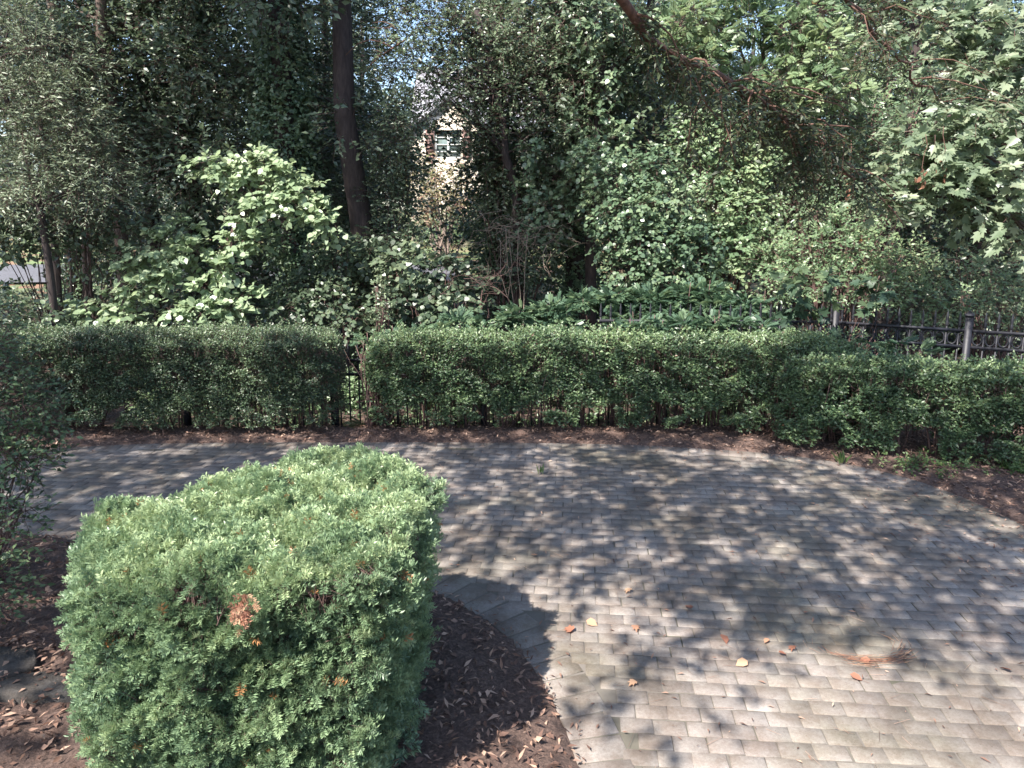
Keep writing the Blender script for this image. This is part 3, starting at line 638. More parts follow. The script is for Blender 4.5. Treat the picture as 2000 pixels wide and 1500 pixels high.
for px, Y, r, h, sp_, mt, lb, bk, ivy in specs:
    b = gbase(px, Y); top = b + [rng.normal(0, .3), rng.normal(0, .3), h]
    C = ell((top[0], top[1] + (1.6 if px > 1200 else .8), h * .62), (sp_, sp_, h * .34), 34, .3)
    if px in (242, 312, 708): C = C[C[:, 1] > Y + .35]
    elif px < 830 or px > 940: C = np.concatenate([C, ell((top[0], top[1], 4.4), (sp_ * .9, 1.4, 1.8), 14, .3)])
    el = (C[:, 2] - 2.4) / C[:, 1]; a_ = C[:, 0] / C[:, 1]
    ok = ~(((a_ > -.19) & (a_ < -.06) & (el > .28)) | ((a_ > -.15) & (a_ < -.055) & (el < .30)) | ((abs(a_ + .264) < .022) & (abs(el - .30) < .035)) | ((a_ > -.165) & (a_ < -.08) & (el > .25) & (el < .36)))
    C = lit_filter(C[ok])
    tree('forest_tree', lb, 'tree', [b, (b + top) / 2, top], r, C, .75, 95, 5, OVAL, .115, G[mt], B[bk], .26, FT, ivy=ivy)

# big shade tree whose crown hangs over the drive, behind and left of the camera
def shade_at(gx, gy, z): return np.array([gx, gy, 0.]) + SUN * z
C = []
def shade_field(x, y):
    f = 1.0 + .28 * hsh(x * 4.2 + 2, y * 5.1) + .18 * hsh(x * 9.1, y * 10.3)
    for a, b, c, d, k in [(-.65, 3.75, 1.35, 1.12, 1), (-1.2, 2.6, 1.1, .9, 1), (1.65, 4.68, .42, .17, 1), (2.4, 4.62, .5, .12, .9), (1.15, 4.1, .42, .2, .9), (2.1, 3.35, 1.3, .42, 1), (3.4, 4.45, .55, .17, .9),
                          (2.6, 2.3, 2.4, .9, 1), (.75, 7.05, .35, .2, .6), (-1.0, 7.0, .45, .25, .8), (.0, 6.4, .4, .18, .7), (.1, 5.25, .4, .16, .7), (2.9, 6.6, .6, .3, .7), (2.2, 7.0, .7, .18, .7), (3.3, 5.9, .5, .3, .6), (1.4, 5.5, .4, .1, .6), (.6, 4.6, .3, .1, .5)]:
        f *= 1 - k * np.clip(2.2 - 1.5 * np.hypot((x - a) / c, (y - b) / d), 0, 1)
    return np.clip(f, 0, 1.6)
CN = []
for gx0 in np.arange(-6.6, 5.7, .42):
    for gy0 in np.arange(1.6, 8.7, .42):
        gx, gy = gx0 + rng.uniform(-.2, .2), gy0 + rng.uniform(-.2, .2); f = float(shade_field(gx, gy)); c = shade_at(gx, gy, rng.uniform(4.9, 7.2))
        if f < .12 or c[2] - 2.4 < .42 * c[1] + .85: continue
        C.append(c); CN.append(f)
C = np.array(C); ok = np.ones(len(C), bool)
for q in [(900,660,8.),(1080,655,8.),(1250,655,8.),(1400,660,8.),(1560,670,7.7),(1720,690,7.4),(1850,695,7.2),(1960,700,7.),(420,650,8.),(620,655,8.),(880,760,7.75),(1650,800,7.1),(1450,830,7.4),(330,740,7.7),(520,790,7.7)]:
    d = C - at(*q); t_ = d @ SUNN; ok &= ~(np.linalg.norm(d - t_[:, None] * SUNN, axis=1) < .42)
ok |= rng.random(len(C)) < .2; C = C[ok]; CN = np.array(CN)[ok]
tree('shade_tree', 'large tree reaching over the drive, only its shadow and one hanging bough in view', 'tree', [(-9.0, -1.5, 0), (-8.6, -1.4, 3.5), (-7.4, -1.2, 7.4)], .24, C, .33, 36, 6, WIDE, .070, G['olive'], B['brown'], .2, limbf=-1, cn=CN)
# trees left of the frame that shade the left wood
C = np.concatenate([ell((-9.5, 6.5, 9.5), (4.5, 3.2, 2.2), 90, .2), ell((-6.2, 7.2, 10.5), (3.2, 2.6, 1.6), 105, .2)])
C = lit_filter(C[(C[:, 2] - 2.4) > .40 * C[:, 1] + .9], .02)
tree('side_tree', 'big tree out of view on the left that shades the wood', 'tree', [(-10.5, 5.5, 0), (-10.3, 5.6, 5), (-9.8, 6, 9.5)], .32, C, .75, 100, 5, OVAL, .11, G['forest'], B['dark'], .26, limbf=-1)

# hanging bough of the shade tree: a thing seen on its own across the upper right
def bough(name, label, spine, r, side, n, tpl, size, mat, bk, L=.22, droop=.5, k=6, parent_root=True):
    P = np.array(pts(spine)); root = thing(name, P[0], label, 'bough'); w_ = M(); lf = M()
    d = np.linspace(0, 1, len(P)); e = np.linspace(0, 1, 16); S = np.stack([np.interp(e, d, P[:, i_]) for i_ in range(3)], 1); S[1:-1] += rng.normal(0, .02, (14, 3))
    w_.tube(S, np.linspace(1, .3, 16) * r, 7)
    for _ in range(side):
        i_ = rng.integers(2, 16); a_ = S[i_]; ln = rng.uniform(.35, .9); dr = unit(np.array([rng.normal(.35, .6), rng.normal(0, .6), -droop + rng.normal(0, .3)])); b_ = a_ + dr * ln
        cv = curve(a_, b_, 6, .08, .015); w_.tube(cv, np.linspace(1, .3, 6) * r * .28, 5)
        q = rng.random(n); Q = a_ + (b_ - a_) * q[:, None] + rng.normal(0, .05, (n, 3)); twigs(lf, Q, dr * .6 + rdir(n) * .7, L, k, tpl, size, w_, up=.6, wr=.002)
    w_.build('branch', bk, root, smooth=True); lf.build('foliage', mat, root); return root
bough('hanging_bough', 'dark reddish bough with drooping dull leaves crossing the upper right of the wood', [(1130, -120, 4.6), (1215, 10, 5.2), (1300, 100, 5.6), (1400, 150, 6.0), (1500, 205, 6.3), (1570, 260, 6.5), (1640, 330, 6.6)], .04, 34, 18, NARR, .085, G['olive'], B['red'], .17)
bough('hanging_bough', 'thinner dark bough sloping down left of the maple at the top right', [(1600, -80, 5.6), (1700, 60, 6.2), (1770, 130, 6.6), (1840, 200, 6.9)], .022, 12, 12, NARR, .08, G['olive'], B['red'], .15)

# feathery conifer, far left
b = gbase(112, 9.6); C = []
for q in [(20,110,9.4),(80,170,9.3),(140,200,9.4),(60,250,9.2),(170,250,9.5),(200,300,9.5),(110,320,9.3),(30,330,9.2),(180,360,9.5),(-30,200,9.2),(20,40,9.5),(90,90,9.4),(-20,380,9.3),(90,390,9.4),(150,130,9.6),(-60,60,9.5),(40,180,9.6),(120,270,9.6),(210,340,9.8)]: C.append(at(*q))
tree('feathery_conifer', 'grey green feathery conifer with a slanting thin trunk at the upper left', 'tree', [b, at(80, 430, 9.5), at(40, 260, 9.5), at(-10, 120, 9.5)], .05, C, .38, 95, 9, NARR, .07, G['feather'], B['dark'], .26, twig=.002)
# redbud with pale round leaves
C = pts([(400,325,10.3),(440,345,10.3),(480,330,10.4),(520,320,10.5),(560,345,10.4),(600,375,10.4),(570,400,10.2),(620,420,10.3),(640,440,10.3),(500,400,10.2),(470,425,10.2),(530,380,10.3),
         (460,475,10.1),(500,470,10.2),(350,450,10.1),(300,480,10.0),(260,510,10.0),(380,490,10.),(330,520,10.),(430,520,10.),(480,580,10.),(400,560,9.9),(450,600,9.8),(280,560,9.9),(210,590,9.9),(330,600,9.8),(180,615,9.8),(250,620,9.7),(390,615,9.7),(120,600,10)])
tree('redbud', 'small redbud with layered pale round leaves catching the sun above the left hedge', 'tree', [gbase(400, 10.6), at(420, 520, 10.5), at(480, 400, 10.4), at(520, 350, 10.4)], .03, C, .17, 30, 6, HEART, .085, G['redbud'], B['mid'], .2, up=1.1, jit=.4, twig=.0025)
# dark layered shrubs in the middle
shrub('laurel', 'dark green layered shrub right of the thickest trunk, behind the narrow gap', 'shrub', [(780,520,10.4,.35),(860,540,10.4,.4),(800,590,10.2,.4),(880,610,10.,.35),(740,500,10.8,.3),(930,560,10.6,.3)], 130, 5, HEART, .075, G['forest'])
shrub('laurel', 'dark green low shrub left of the thickest trunk, above the end of the left hedge', 'shrub', [(660,500,11,.4),(600,560,10.8,.35),(650,590,10.4,.4),(560,610,10.3,.3),(690,620,10,.25)], 130, 5, WIDE, .075, G['forest'])
shrub('ivy_column', 'sparse leafy shoot in the narrow gap between the two back hedges', 'ivy', [(722,690,8.15,.1),(735,720,8.1,.1),(715,668,8.2,.1),(745,760,8.1,.08),(728,800,8.1,.05)], 170, 4, OVAL, .045, G['bright'], L=.1)
shrub('ivy_column', 'narrow bright glossy ivy shoot rising behind the gap between the hedges', 'ivy', [(745,625,9.8,.14),(748,585,9.8,.12),(740,560,9.8,.1),(752,605,9.7,.12)], 260, 5, OVAL, .05, G['holly'], L=.1)
shrub('forest_shrub', 'dim loose shrub at the left edge above the hedge', 'shrub', [(-20,480,9.6,.35),(60,460,9.9,.3),(20,400,9.9,.35),(-20,600,9.4,.35),(60,620,9.2,.22),(150,430,10.3,.35),(215,400,10.3,.35),(230,470,10.5,.25),(60,430,10.,.3),(100,470,10.2,.25),(180,500,10.4,.3),(20,470,9.8,.25),(280,420,10.6,.3)], 110, 5, WIDE, .07, G['holly'], L=.18)
# saplings far left
for px, Y, r, lb in [(112, 12.5, .075, 'short stout sapling trunk in front of the road at far left'), (134, 12.0, .022, 'thin straight sapling just right of the stout one'), (176, 11.6, .028, 'thin sapling left of the pale round leaved bush'), (165, 13, .05, 'leaning sapling behind the thin one at far left')]:
    b = gbase(px, Y); t_ = at(px - 25 + rng.normal(0, 12), 130, Y)
    tree('sapling', lb, 'tree', [b, t_ * .5 + b * .5 + [.05, 0, 0], t_], r, ell(t_ + [0, 0, .2], (.9, .7, .9), 8, .2), .35, 60, 5, OVAL, .08, G['forest'], B['brown'], .2, 'saplings at the far left of the wood')
shrub('ivy_curtain', 'dark ivy and leaves hanging right of the thickest trunk, left of the house view', 'ivy', [(765,250,11.9,.28),(800,330,11.9,.22),(770,330,11.8,.34),(780,400,11.8,.34),(760,460,11.7,.36),(800,470,11.6,.28),(740,380,11.9,.3),(640,380,12.4,.4),(650,470,12.2,.4),(620,300,12.6,.4),(690,540,11.4,.35)], 150, 5, OVAL, .08, G['forest'], base_px=(760, 11.9))
shrub('ivy_curtain', 'dark ivy hanging in the hollow just right of the house view', 'ivy', [(965,300,12.4,.4),(985,370,12.4,.4),(1010,440,12.2,.4),(960,420,12.4,.3),(1060,480,12,.4),(1100,400,12,.35),(1080,330,12.2,.4),(1030,520,11.8,.35)], 130, 5, OVAL, .08, G['forest'], base_px=(1000, 12.3))
# grey green holly like tree over the house view
C = pts([(790,-20,12),(905,-10,12.2),(930,50,12),(870,60,12.1),(820,20,12.1),(730,60,12.2),(760,120,12.1),(900,110,12.2),(760,20,11.8),(870,20,11.8),(840,-20,11.8),(800,60,11.5),(840,110,11.5),(900,60,11.6),(960,40,11.8),(800,150,11.4),(860,170,11.5),(930,130,11.7),(990,100,11.8),(800,215,11.3),(790,260,11.2),(848,222,11.3),(905,205,11.6),(925,255,11.7),(960,180,11.8),(1010,170,11.8),(1020,60,11.8),(1080,110,12),(1060,200,11.9),(780,100,11.4),(1110,50,12),(1140,160,12),(955,235,12),(760,290,11.4),(1000,240,12),(1100,240,11.8)])
tree('holly_tree', 'grey green small leaved tree hanging over the view to the house', 'tree', [gbase(1010, 12.2), at(1010, 400, 12.1), at(970, 200, 12), at(930, 20, 11.8)], .09, C, .40, 78, 6, OVAL, .066, G['holly'], B['dark'], .18)
C = pts([(1060,300,11.6),(1150,230,11.5),(1180,130,11.6),(1230,60,11.6),(1120,340,11.4),(1190,290,11.3),(1290,60,11.5),(1250,160,12.2),(1160,40,11.7),(1340,40,11.4),(1080,420,11.6),(1040,370,12)])
tree('vine_tree', 'middle green tree right of the holly with leaf curtains hanging over dark hollows', 'tree', [gbase(1160, 12), at(1150, 350, 12), at(1180, 100, 11.8)], .1, C, .42, 80, 6, HEART, .07, G['ivy'], B['dark'], .2)
# vine covered masses
shrub('vine_thicket', 'dense blue green vine thicket in the middle right above the mahonia row', 'vines', [(1200,350,10.5,.34),(1270,330,10.5,.34),(1240,410,10.2,.42),(1310,400,10.2,.4),(1280,470,10.,.42),(1200,470,10.4,.3),(1340,480,10.,.38),(1300,540,9.9,.35),(1180,400,10.6,.26),(1230,530,10.2,.3),(1150,310,10.8,.26)], 210, 5, HEART, .058, G['ivy'], base_px=(1270, 10.4))
shrub('ivy_tower', 'bright leafy ivy smothering a trunk right of centre', 'ivy', [(1370,210,10.8,.3),(1400,270,10.7,.38),(1380,340,10.6,.36),(1440,330,10.7,.38),(1420,410,10.5,.4),(1390,460,10.5,.34),(1470,400,10.6,.34),(1450,480,10.4,.36),(1490,300,10.9,.34),(1350,270,10.9,.3),(1500,470,10.4,.26),(1410,540,10.2,.28),(1350,140,11,.26),(1455,240,10.9,.32)], 175, 5, WIDE, .062, G['bright'], base_px=(1400, 10.8), sr=.03)
shrub('ivy_tower', 'sunny ivy climbing in the gap between the locust leaves and the maple', 'ivy', [(1500,230,11,.34),(1560,210,11,.3),(1620,160,11.2,.34),(1680,290,10.9,.34),(1620,340,10.7,.3),(1590,270,10.9,.3),(1700,210,11.2,.34),(1760,260,11.1,.34),(1530,330,10.8,.28),(1680,100,11.4,.34),(1740,160,11.4,.3)], 120, 5, OVAL, .066, G['bright'], base_px=(1600, 11.3), sr=.03)
shrub('bright_thicket', 'yellow green sunny thicket above the fence at right', 'shrub', [(1520,500,9.9,.3),(1580,480,9.8,.34),(1640,470,9.8,.34),(1700,480,9.8,.34),(1760,500,9.7,.34),(1810,530,9.7,.28),(1560,550,9.6,.34),(1640,550,9.5,.34),(1720,560,9.5,.36),(1800,590,9.5,.28),(1680,430,9.9,.26),(1500,560,9.6,.24),(1600,420,10,.24),(1850,590,9.5,.24)], 165, 5, OVAL, .062, G['bright'], L=.15)
shrub('ivy_tower', 'shaded ivy mass between the bright ivy trunk and the maple', 'ivy', [(1560,330,10.9,.36),(1620,290,10.9,.36),(1640,380,10.7,.34),(1580,400,10.6,.3),(1700,330,10.8,.34),(1740,400,10.7,.3),(1550,250,11.1,.34),(1640,220,11.2,.34),(1720,240,11,.36),(1790,300,11,.34),(1800,220,11.2,.36),(1870,160,11.3,.36),(1780,140,11.4,.36)], 130, 5, OVAL, .07, G['ivy'], base_px=(1640, 11), sr=.03)
C = pts([(1350,40,10.6),(1410,70,10.5),(1390,110,10.5),(1470,40,10.6),(1540,60,10.4),(1560,110,10.3),(1540,150,10.3),(1480,150,10.5),(1600,30,10.4),(1620,90,10.3),(1570,190,10.3),(1330,90,10.8),(1600,160,10.2),(1650,180,10.3),(1450,-20,10.5)])
tree('locust_tree', 'bright light green feathery leaved tree at the top, left of the maple', 'tree', [gbase(1520, 11), at(1500, 400, 11), at(1490, 100, 10.8)], .06, C, .26, 135, 1, FROND, .14, G['bright'], B['brown'], .12)
# maple at right, near
C = pts([(1800,260,8.4),(1850,290,8.3),(1900,240,8.3),(1950,230,8.2),(1990,250,8.),(1870,330,8.2),(1930,330,8.1),(1980,340,8.),(1800,340,8.4),(1760,370,8.5),(1840,380,8.3),(1900,390,8.2),(1960,400,8.1),(1720,380,8.6),(2000,450,8.1),(1940,440,8.4),(2040,300,8.),(1775,300,8.5)])
C2 = pts([(1860,60,8.8),(1920,40,8.6),(1980,60,8.4),(1900,110,8.7),(1960,130,8.5),(1830,20,9),(2020,120,8.4),(1990,180,8.6),(1790,50,9.2),(1850,120,9)])
tree('maple', 'maple with large pale lobed leaves filling the right edge of the wood', 'tree', [gbase(2110, 8.9), at(2100, 420, 8.9), at(2060, 200, 8.8), at(2040, 0, 8.8)], .09, C + C2, .22, 17, 6, MAPLE, .125, G['maple'], B['brown'], .24, up=1.0, jit=.45, limbf=.9)
shrub('forest_shrub', 'dim leafy shrub in the dark hollow at the right edge below the maple', 'shrub', [(1900,590,9.9,.3),(1960,570,9.9,.32),(1940,520,10.2,.2),(1990,600,9.7,.3),(2040,540,9.9,.4),(1880,500,10.4,.22)], 90, 5, OVAL, .065, G['bright'])
# mahonia like fronds behind the middle hedge
def fronds(name, label, lst, n, size, mat, cat='shrub', group=None):
    C = [at(a, b, c) for a, b, c, _ in lst]; cm = np.mean(C, axis=0); bs = np.array([cm[0], cm[1] + .1, float(gz(cm[0], cm[1])) - .05]); root = thing(name, bs, label, cat, group); lf = M(); w_ = M()
    for c, (_, _, _, r) in zip(C, lst):
        n_ = int(n * (r / .3) ** 2); u = rdir(n_); P = c + u * r * np.array([1, .8, .5]) * rng.uniform(.2, 1, n_)[:, None]
        D = unit(u * [1, 1, .3] + rdir(n_) * .4 + [0, -.25, .25]); put(lf, FROND, P, D, np.array([0, 0, 1.]) + rng.normal(size=P.shape) * .3, rng.uniform(.7, 1.2, n_) * size, np.clip(rng.normal(.5, .2, n_), 0, 1))
        for _ in range(5): w_.tube(curve([c[0] + rng.normal(0, .05), c[1], bs[2]], c + rng.normal(0, .4, 3) * r, 5, 0, .02), np.linspace(.009, .004, 5), 5)
    w_.build('stems', B['mid'], root); lf.build('foliage', mat, root)
MG = 'mahonia clumps behind the middle hedge'
fronds('mahonia', 'low frond leaved clump just right of the gap, bright tips over the hedge top', [(770,655,8.9,.2),(820,652,8.9,.18),(720,665,8.9,.12)], 150, .13, G['frond'], group=MG)
fronds('mahonia', 'frond leaved clump with yellow green tips above the middle hedge, left of centre', [(890,632,9.0,.22),(940,640,9.0,.2),(860,645,8.9,.15)], 150, .13, G['frond'], group=MG)
fronds('mahonia', 'broad frond leaved clump above the centre of the middle hedge', [(1010,620,9.2,.26),(1080,610,9.2,.3),(1140,590,9.3,.24),(1100,640,9.0,.2)], 150, .14, G['frond'], group=MG)
fronds('mahonia', 'tall blue green frond leaved clump below the vine thicket', [(1200,585,9.3,.3),(1270,590,9.3,.32),(1340,585,9.3,.3),(1300,620,9.1,.28),(1220,625,9.1,.25)], 150, .15, G['frond'], group=MG)
fronds('mahonia', 'dark frond leaved clump at the left end of the visible fence', [(1400,605,9.,.26),(1460,600,9.,.26),(1500,630,8.8,.2),(1380,570,9.3,.22)], 150, .14, G['frond'], group=MG)
fronds('mahonia', 'frond leaved clump hiding the left end of the visible fence rail', [(1245,640,8.3,.2),(1290,640,8.25,.18),(1200,650,8.3,.16),(1340,635,8.25,.18),(1390,632,8.25,.18),(1440,630,8.25,.15),(1490,640,8.2,.1)], 150, .14, G['frond'], group=MG)
fronds('mahonia', 'bright fronds poking from the hedge in front of the fence post', [(1750,672,7.75,.12),(1800,690,7.6,.1),(1700,668,7.8,.1)], 60, .17, G['frond'], group=MG)
fronds('mahonia', 'little frond in the gap between the hedges near the fence foot', [(710,830,8.45,.1),(700,845,8.4,.07),(735,800,8.5,.08)], 90, .15, G['bright'], group=MG)
# grape vine leaves hanging before the fence
shrub('grape_vine', 'large dull grape leaves, some yellowing, draped over the fence by the post', 'vine', [(1550,545,8.0,.14),(1600,555,8.0,.14),(1700,560,8.0,.13),(1580,590,8.1,.12),(1590,645,8.2,.12),(1745,560,8.,.12),(1565,610,8.2,.12),(1700,600,8.1,.1)], 60, 4, MAPLE, .125, G['grape'], base_px=(1630, 8.3), up=.35, stems=2, sr=.006, L=.14)
# low bright undergrowth seen behind the fence and between the hedge stems
lf = M()
for _ in range(150):
    x = rng.uniform(-5, 6.5); y = rng.uniform(9.1, 9.9); blob(lf, (x, y, rng.uniform(-.25, .25)), .2, 26, 4, OVAL, .07, .12, None, .2, up=.8)
tag(lf.build('undergrowth', G['bright']), 'bright low undergrowth on the bank behind the fence', 'undergrowth', kind='stuff')
# dead twig tangle
def tangle(name, label, c, r, n, L, rad, mat, down=.0):
    c = np.asarray(c, float); root = thing(name, (c[0], c[1], float(gz(c[0], c[1])) - .05), label, 'dead branches'); w_ = M()
    a_ = np.array(root.location)
    for _ in range(n):
        p0 = c + rng.normal(0, .45, 3) * r; d = unit(rng.normal(size=3) * [1, .6, .45] + [0, 0, down]); P = [p0]
        for _k in range(6): d = unit(d + rng.normal(0, .33, 3)); P.append(P[-1] + d * L * rng.uniform(.5, 1) / 6)
        w_.tube(np.array(P), np.linspace(1, .4, 7) * rad * rng.uniform(.5, 1.3), 4)
        for _k in range(2):
            q = P[rng.integers(1, 6)]; w_.tube(curve(q, q + unit(rng.normal(size=3)) * L * .3, 4, 0, .01), np.linspace(.6, .25, 4) * rad, 3)
    for _ in range(5): w_.tube(curve(a_ + rng.normal(0, .1, 3) * [1, 1, 0], c + rng.normal(0, .3, 3) * r, 6, .1, .05), np.linspace(2.2, 1, 6) * rad, 5)
    w_.build('twigs', mat, root); return root
tangle('dead_bush', 'tangle of bare mauve brown twigs in the dark hollow at the centre', at(1010, 460, 10.9), (.7, .4, .5), 46, .8, .0045, B['pale'])
tangle('dead_bush', 'bare twigs crossing low above the middle hedge left of centre', at(930, 560, 10.2), (.5, .3, .35), 28, .8, .004, B['mid'])
tangle('dead_bush', 'bare twig tangle at the left below the feathery conifer', at(190, 430, 10.4), (.8, .4, .7), 50, .9, .005, B['mid'])
# bare reddish snag over the thickest trunk
root = thing('dead_branch', at(790, 60, 11), 'bare reddish forked dead branch arching before the thickest trunk', 'branch'); w_ = M()
for sp_, r in [([(795,75),(770,92),(745,108),(725,125),(712,142)], .014), ([(765,92),(745,82),(722,78),(700,85),(685,98),(675,108)], .012), ([(775,60),(765,48),(747,42),(727,45)], .008), ([(768,50),(755,55),(722,54)], .007), ([(748,104),(735,98),(728,96)], .006), ([(735,115),(741,108),(746,100)], .005)]:
    w_ = M(); w_.tube(np.array([at(a, b, 11.1 + .05 * i_) for i_, (a, b) in enumerate(sp_)]), np.linspace(1, .4, len(sp_)) * r, 6); w_.build('twig', B['red'], root)
# orange dead leaf clusters hanging in the greenery
for (px, py, Y, lb) in [(1660, 355, 8.1, 'hanging cluster of orange dead leaves before the shaded ivy'), (1805, 345, 8.0, 'slim orange dead leaf cluster on the maple bough'), (1840, 330, 8.0, 'rightmost small orange dead leaf cluster on the maple')]:
    c = at(px, py, Y); m = M(); n = 10; P = c + rng.normal(size=(n, 3)) * [.035, .03, .075]; put(m, WIDE, P, unit(rdir(n) * .6 + [0, 0, -.9]), rdir(n), rng.uniform(.04, .08, n), rng.uniform(.25, .7, n))
    root = thing('dead_leaf_cluster', c, lb, 'dead leaves', 'orange dead leaf clusters in the right hand trees'); m.build('leaves', G['dead'], root)
    s_ = M(); s_.tube(curve(c + [0, .05, .45], c, 5, 0, .02), .004, 4); s_.build('twig', B['red'], root)
# left foreground shrub
shrub('laurel', 'dark loose foreground shrub at the left edge reaching over the paving', 'shrub', [(-60,700,4.6,.3),(10,740,4.7,.22),(-10,820,4.5,.24),(50,850,4.6,.18),(70,900,4.4,.13),(0,910,4.3,.2),(20,980,4.2,.15),(-20,1060,3.9,.2),(-50,1140,3.6,.2),(-40,620,5.,.25),(60,780,4.6,.2),(100,830,4.6,.12),(-10,880,4.4,.22),(40,1000,4.2,.1),(-10,1130,3.8,.15)], 260, 5, OVAL, .042, G['hedge'], base_px=(-120, 4.4), L=.14, sr=.008)
# weeds
lf = M()
for _ in range(42):
    t_ = rng.random(); x = 3.75 + 1.5 * t_ + rng.normal(0, .12); y = 6.75 - .35 * t_ + rng.normal(0, .14); blob(lf, (x, y, .09), (.07, .07, .05), 10, 3, OVAL, .035, .05, None, .2, up=.8)
for (gx, gy, n_) in [(4.75, 6.55, 60), (.27, 6.55, 5), (3.3, 6.85, 14)]:
    P = np.array([gx, gy, .01]) + rng.normal(0, .025, (n_, 3)) * [1, 1, 0]; put(lf, NARR, P, unit(rdir(n_) * .5 + [0, 0, 1]), rdir(n_), rng.uniform(.06, .16, n_))
tag(lf.build('weeds', G['grass']), 'low weeds and grass tufts on the mulch below the right hedge', 'weeds', kind='stuff')
# crape myrtle by the house
b = gbase(868, 27); C = pts([(835,350,27),(855,330,27),(880,360,27),(840,390,27),(870,400,27),(900,380,27.5),(820,320,27),(850,370,26.5),(895,410,27),(835,420,27),(905,340,27.5),(815,370,27)])
root = thing('crape_myrtle', b, 'sunlit many stemmed crape myrtle with pinkish bloom below the house window', 'tree'); w_ = M(); lf = M()
for c in C + pts([(815,400,27),(925,420,27),(880,420,27)]): w_.tube(curve(b + rng.normal(0, .12, 3) * [1, 1, 0], c, 7, .1, .06), np.linspace(.05, .018, 7), 6)
for c in C: blob(lf, c, .45, 75, 5, OVAL, .12, .22, w_, .2)
w_.build('trunk', B['pale'], root); lf.build('crown', G['myrtle'], root)
shrub('garden_shrub', 'light green garden shrub at the foot of the crape myrtle', 'shrub', [(880,440,30,.9),(840,450,31,.8),(915,450,31,.7)], 60, 4, OVAL, .13, G['bright'])

# ------------------------------------------------------------------ house
def brick(name, c1, c2, mo, scale):
    m, t, p = base(name); g = t.nodes.new('ShaderNodeTexCoord'); mp = t.nodes.new('ShaderNodeMapping'); mp.inputs['Rotation'].default_value = (math.pi/2, 0, 0); t.links.new(g.outputs['Object'], mp.inputs[0])
    b_ = t.nodes.new('ShaderNodeTexBrick'); b_.inputs['Scale'].default_value = scale; b_.inputs['Color1'].default_value = (*c1, 1); b_.inputs['Color2'].default_value = (*c2, 1); b_.inputs['Mortar'].default_value = (*mo, 1)
    b_.inputs['Mortar Size'].default_value = .03; t.links.new(mp.outputs[0], b_.inputs['Vector']); t.links.new(b_.outputs[0], p.inputs['Base Color']); p.inputs['Roughness'].default_value = .9; return m
BR = brick('peach brick', (.58,.53,.44), (.52,.44,.35), (.38,.32,.26), 1.3); SL = brick('grey slate', (.22,.22,.25), (.28,.27,.30), (.12,.12,.13), 2.2)
hy = 38.; gx0, gx1 = at(800, 300, hy)[0], at(945, 300, hy)[0]; gxm = at(878, 300, hy)[0]
zt = at(878, 196, hy)[2]; ze = at(880, 262, hy)[2]; wz0, wz1 = at(880, 310, hy)[2], at(880, 254, hy)[2]; wx0, wx1 = at(850, 300, hy)[0], at(902, 300, hy)[0]
hr = thing('house', (gxm, hy, .9), 'peach brick house with grey slate roof glimpsed through the trees', 'house')
m = M()
def quad_wall(m, x0, x1, z0, z1, y=hy, th=.3): m.box((x0, y, z0), (x1, y + th, z1))
quad_wall(m, gx0, wx0, .8, ze); quad_wall(m, wx1, gx1, .8, ze); quad_wall(m, wx0, wx1, .8, wz0); quad_wall(m, wx0, wx1, wz1, ze)
m.add([(gx0, hy, ze), (gx1, hy, ze), (gxm, hy, zt), (gx0, hy+.3, ze), (gx1, hy+.3, ze), (gxm, hy+.3, zt)], [(0,1,2),(5,4,3),(1,4,5,2),(3,0,2,5)])
m.box((gx0, hy + .3, .8), (gx0 + .3, hy + 2.2, ze)); m.box((gx1 - .3, hy + .3, .8), (gx1, hy + 2.2, ze))
m.box((gxm - 2.0, hy + 2.2, .8), (gxm + 4.2, hy + 9, 7.2))
m.build('wall', BR, hr)
m = M(); T = zt + .12; o_ = .25
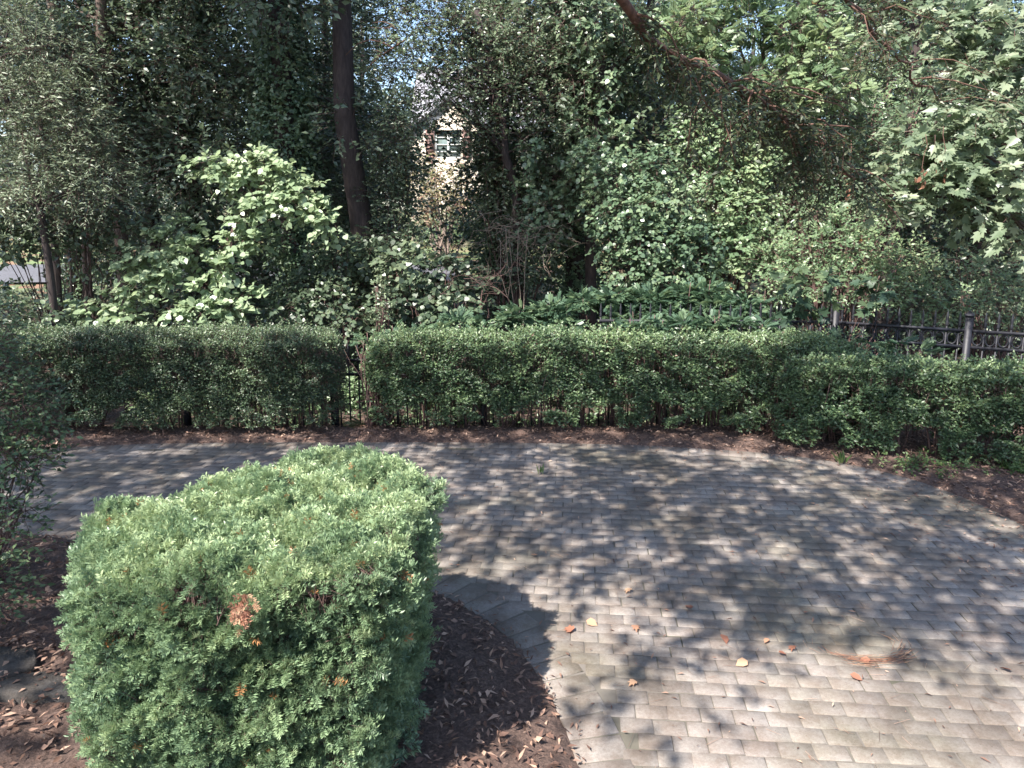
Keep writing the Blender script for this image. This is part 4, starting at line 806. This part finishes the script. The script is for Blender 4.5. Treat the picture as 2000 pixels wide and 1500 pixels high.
m.add([(gx0-o_, hy-.25, ze-.12), (gxm, hy-.25, T), (gx1+o_, hy-.25, ze-.12), (gx0-o_, hy+5, ze-.12), (gxm, hy+5, T), (gx1+o_, hy+5, ze-.12), (gx0-o_, hy-.25, ze-.0), (gxm, hy-.25, T+.14), (gx1+o_, hy-.25, ze), (gx0-o_, hy+5, ze), (gxm, hy+5, T+.14), (gx1+o_, hy+5, ze)],
      [(0,1,4,3),(1,2,5,4),(6,9,10,7),(7,10,11,8),(0,6,7,1),(1,7,8,2),(0,3,9,6),(2,8,11,5)])
m.add([(gxm-2.3, hy+1.8, 7.1), (gxm+4.5, hy+1.8, 7.1), (gxm+4.5, hy+5.6, 11.0), (gxm-2.3, hy+5.6, 11.0), (gxm-2.3, hy+9.4, 7.1), (gxm+4.5, hy+9.4, 7.1)], [(0,1,2,3),(3,2,5,4),(0,3,4),(1,5,2)])
m.build('roof', SL, hr)
WH = plain('white window paint', (.75,.74,.70), .5, 0, .05); GL = plain('dark window glass', (.10,.13,.12), .08, 0, .3, 3)
wn = M(); fz = .09
for (a, b2, c, d) in [(wx0, wx0+fz, wz0, wz1), (wx1-fz, wx1, wz0, wz1), (wx0+fz, wx1-fz, wz0, wz0+fz), (wx0+fz, wx1-fz, wz1-fz, wz1), ((wx0+wx1)/2-.06, (wx0+wx1)/2+.06, wz0+fz, wz1-fz)]: wn.box((a, hy+.05, c), (b2, hy+.15, d))
for xa, xb in ((wx0+fz, (wx0+wx1)/2-.06), ((wx0+wx1)/2+.06, wx1-fz)):
    for zf in (.25, .5, .75): z_ = wz0 + (wz1 - wz0) * zf; wn.box((xa, hy+.07, z_-.018), (xb, hy+.12, z_+.018))
wo_ = wn.build('window', WH, hr); g2 = M(); g2.box((wx0+.02, hy+.125, wz0+.02), (wx1-.02, hy+.14, wz1-.02))
g2.v[0] = g2.v[0] - np.array([gxm, hy, .9]); pn = g2.build('pane', GL); pn.parent = wo_
SHT = plain('red brown shutter', (.17,.095,.08), .6, 0, .15)
for a, b2 in ((wx0 - .48, wx0 - .03), (wx1 + .03, wx1 + .48)):
    m = M(); m.box((a, hy-.05, wz0), (b2, hy-.003, wz1))
    for k_ in range(9): z_ = wz0 + (wz1 - wz0) * (k_ + .5) / 9; m.box((a+.05, hy-.065, z_-.03), (b2-.05, hy-.05, z_+.03))
    m.build('shutter', SHT, hr)
print('verts', sum(len(o.data.vertices) for o in sc.objects if o.type == 'MESH'), 'faces', sum(len(o.data.polygons) for o in sc.objects if o.type == 'MESH'))
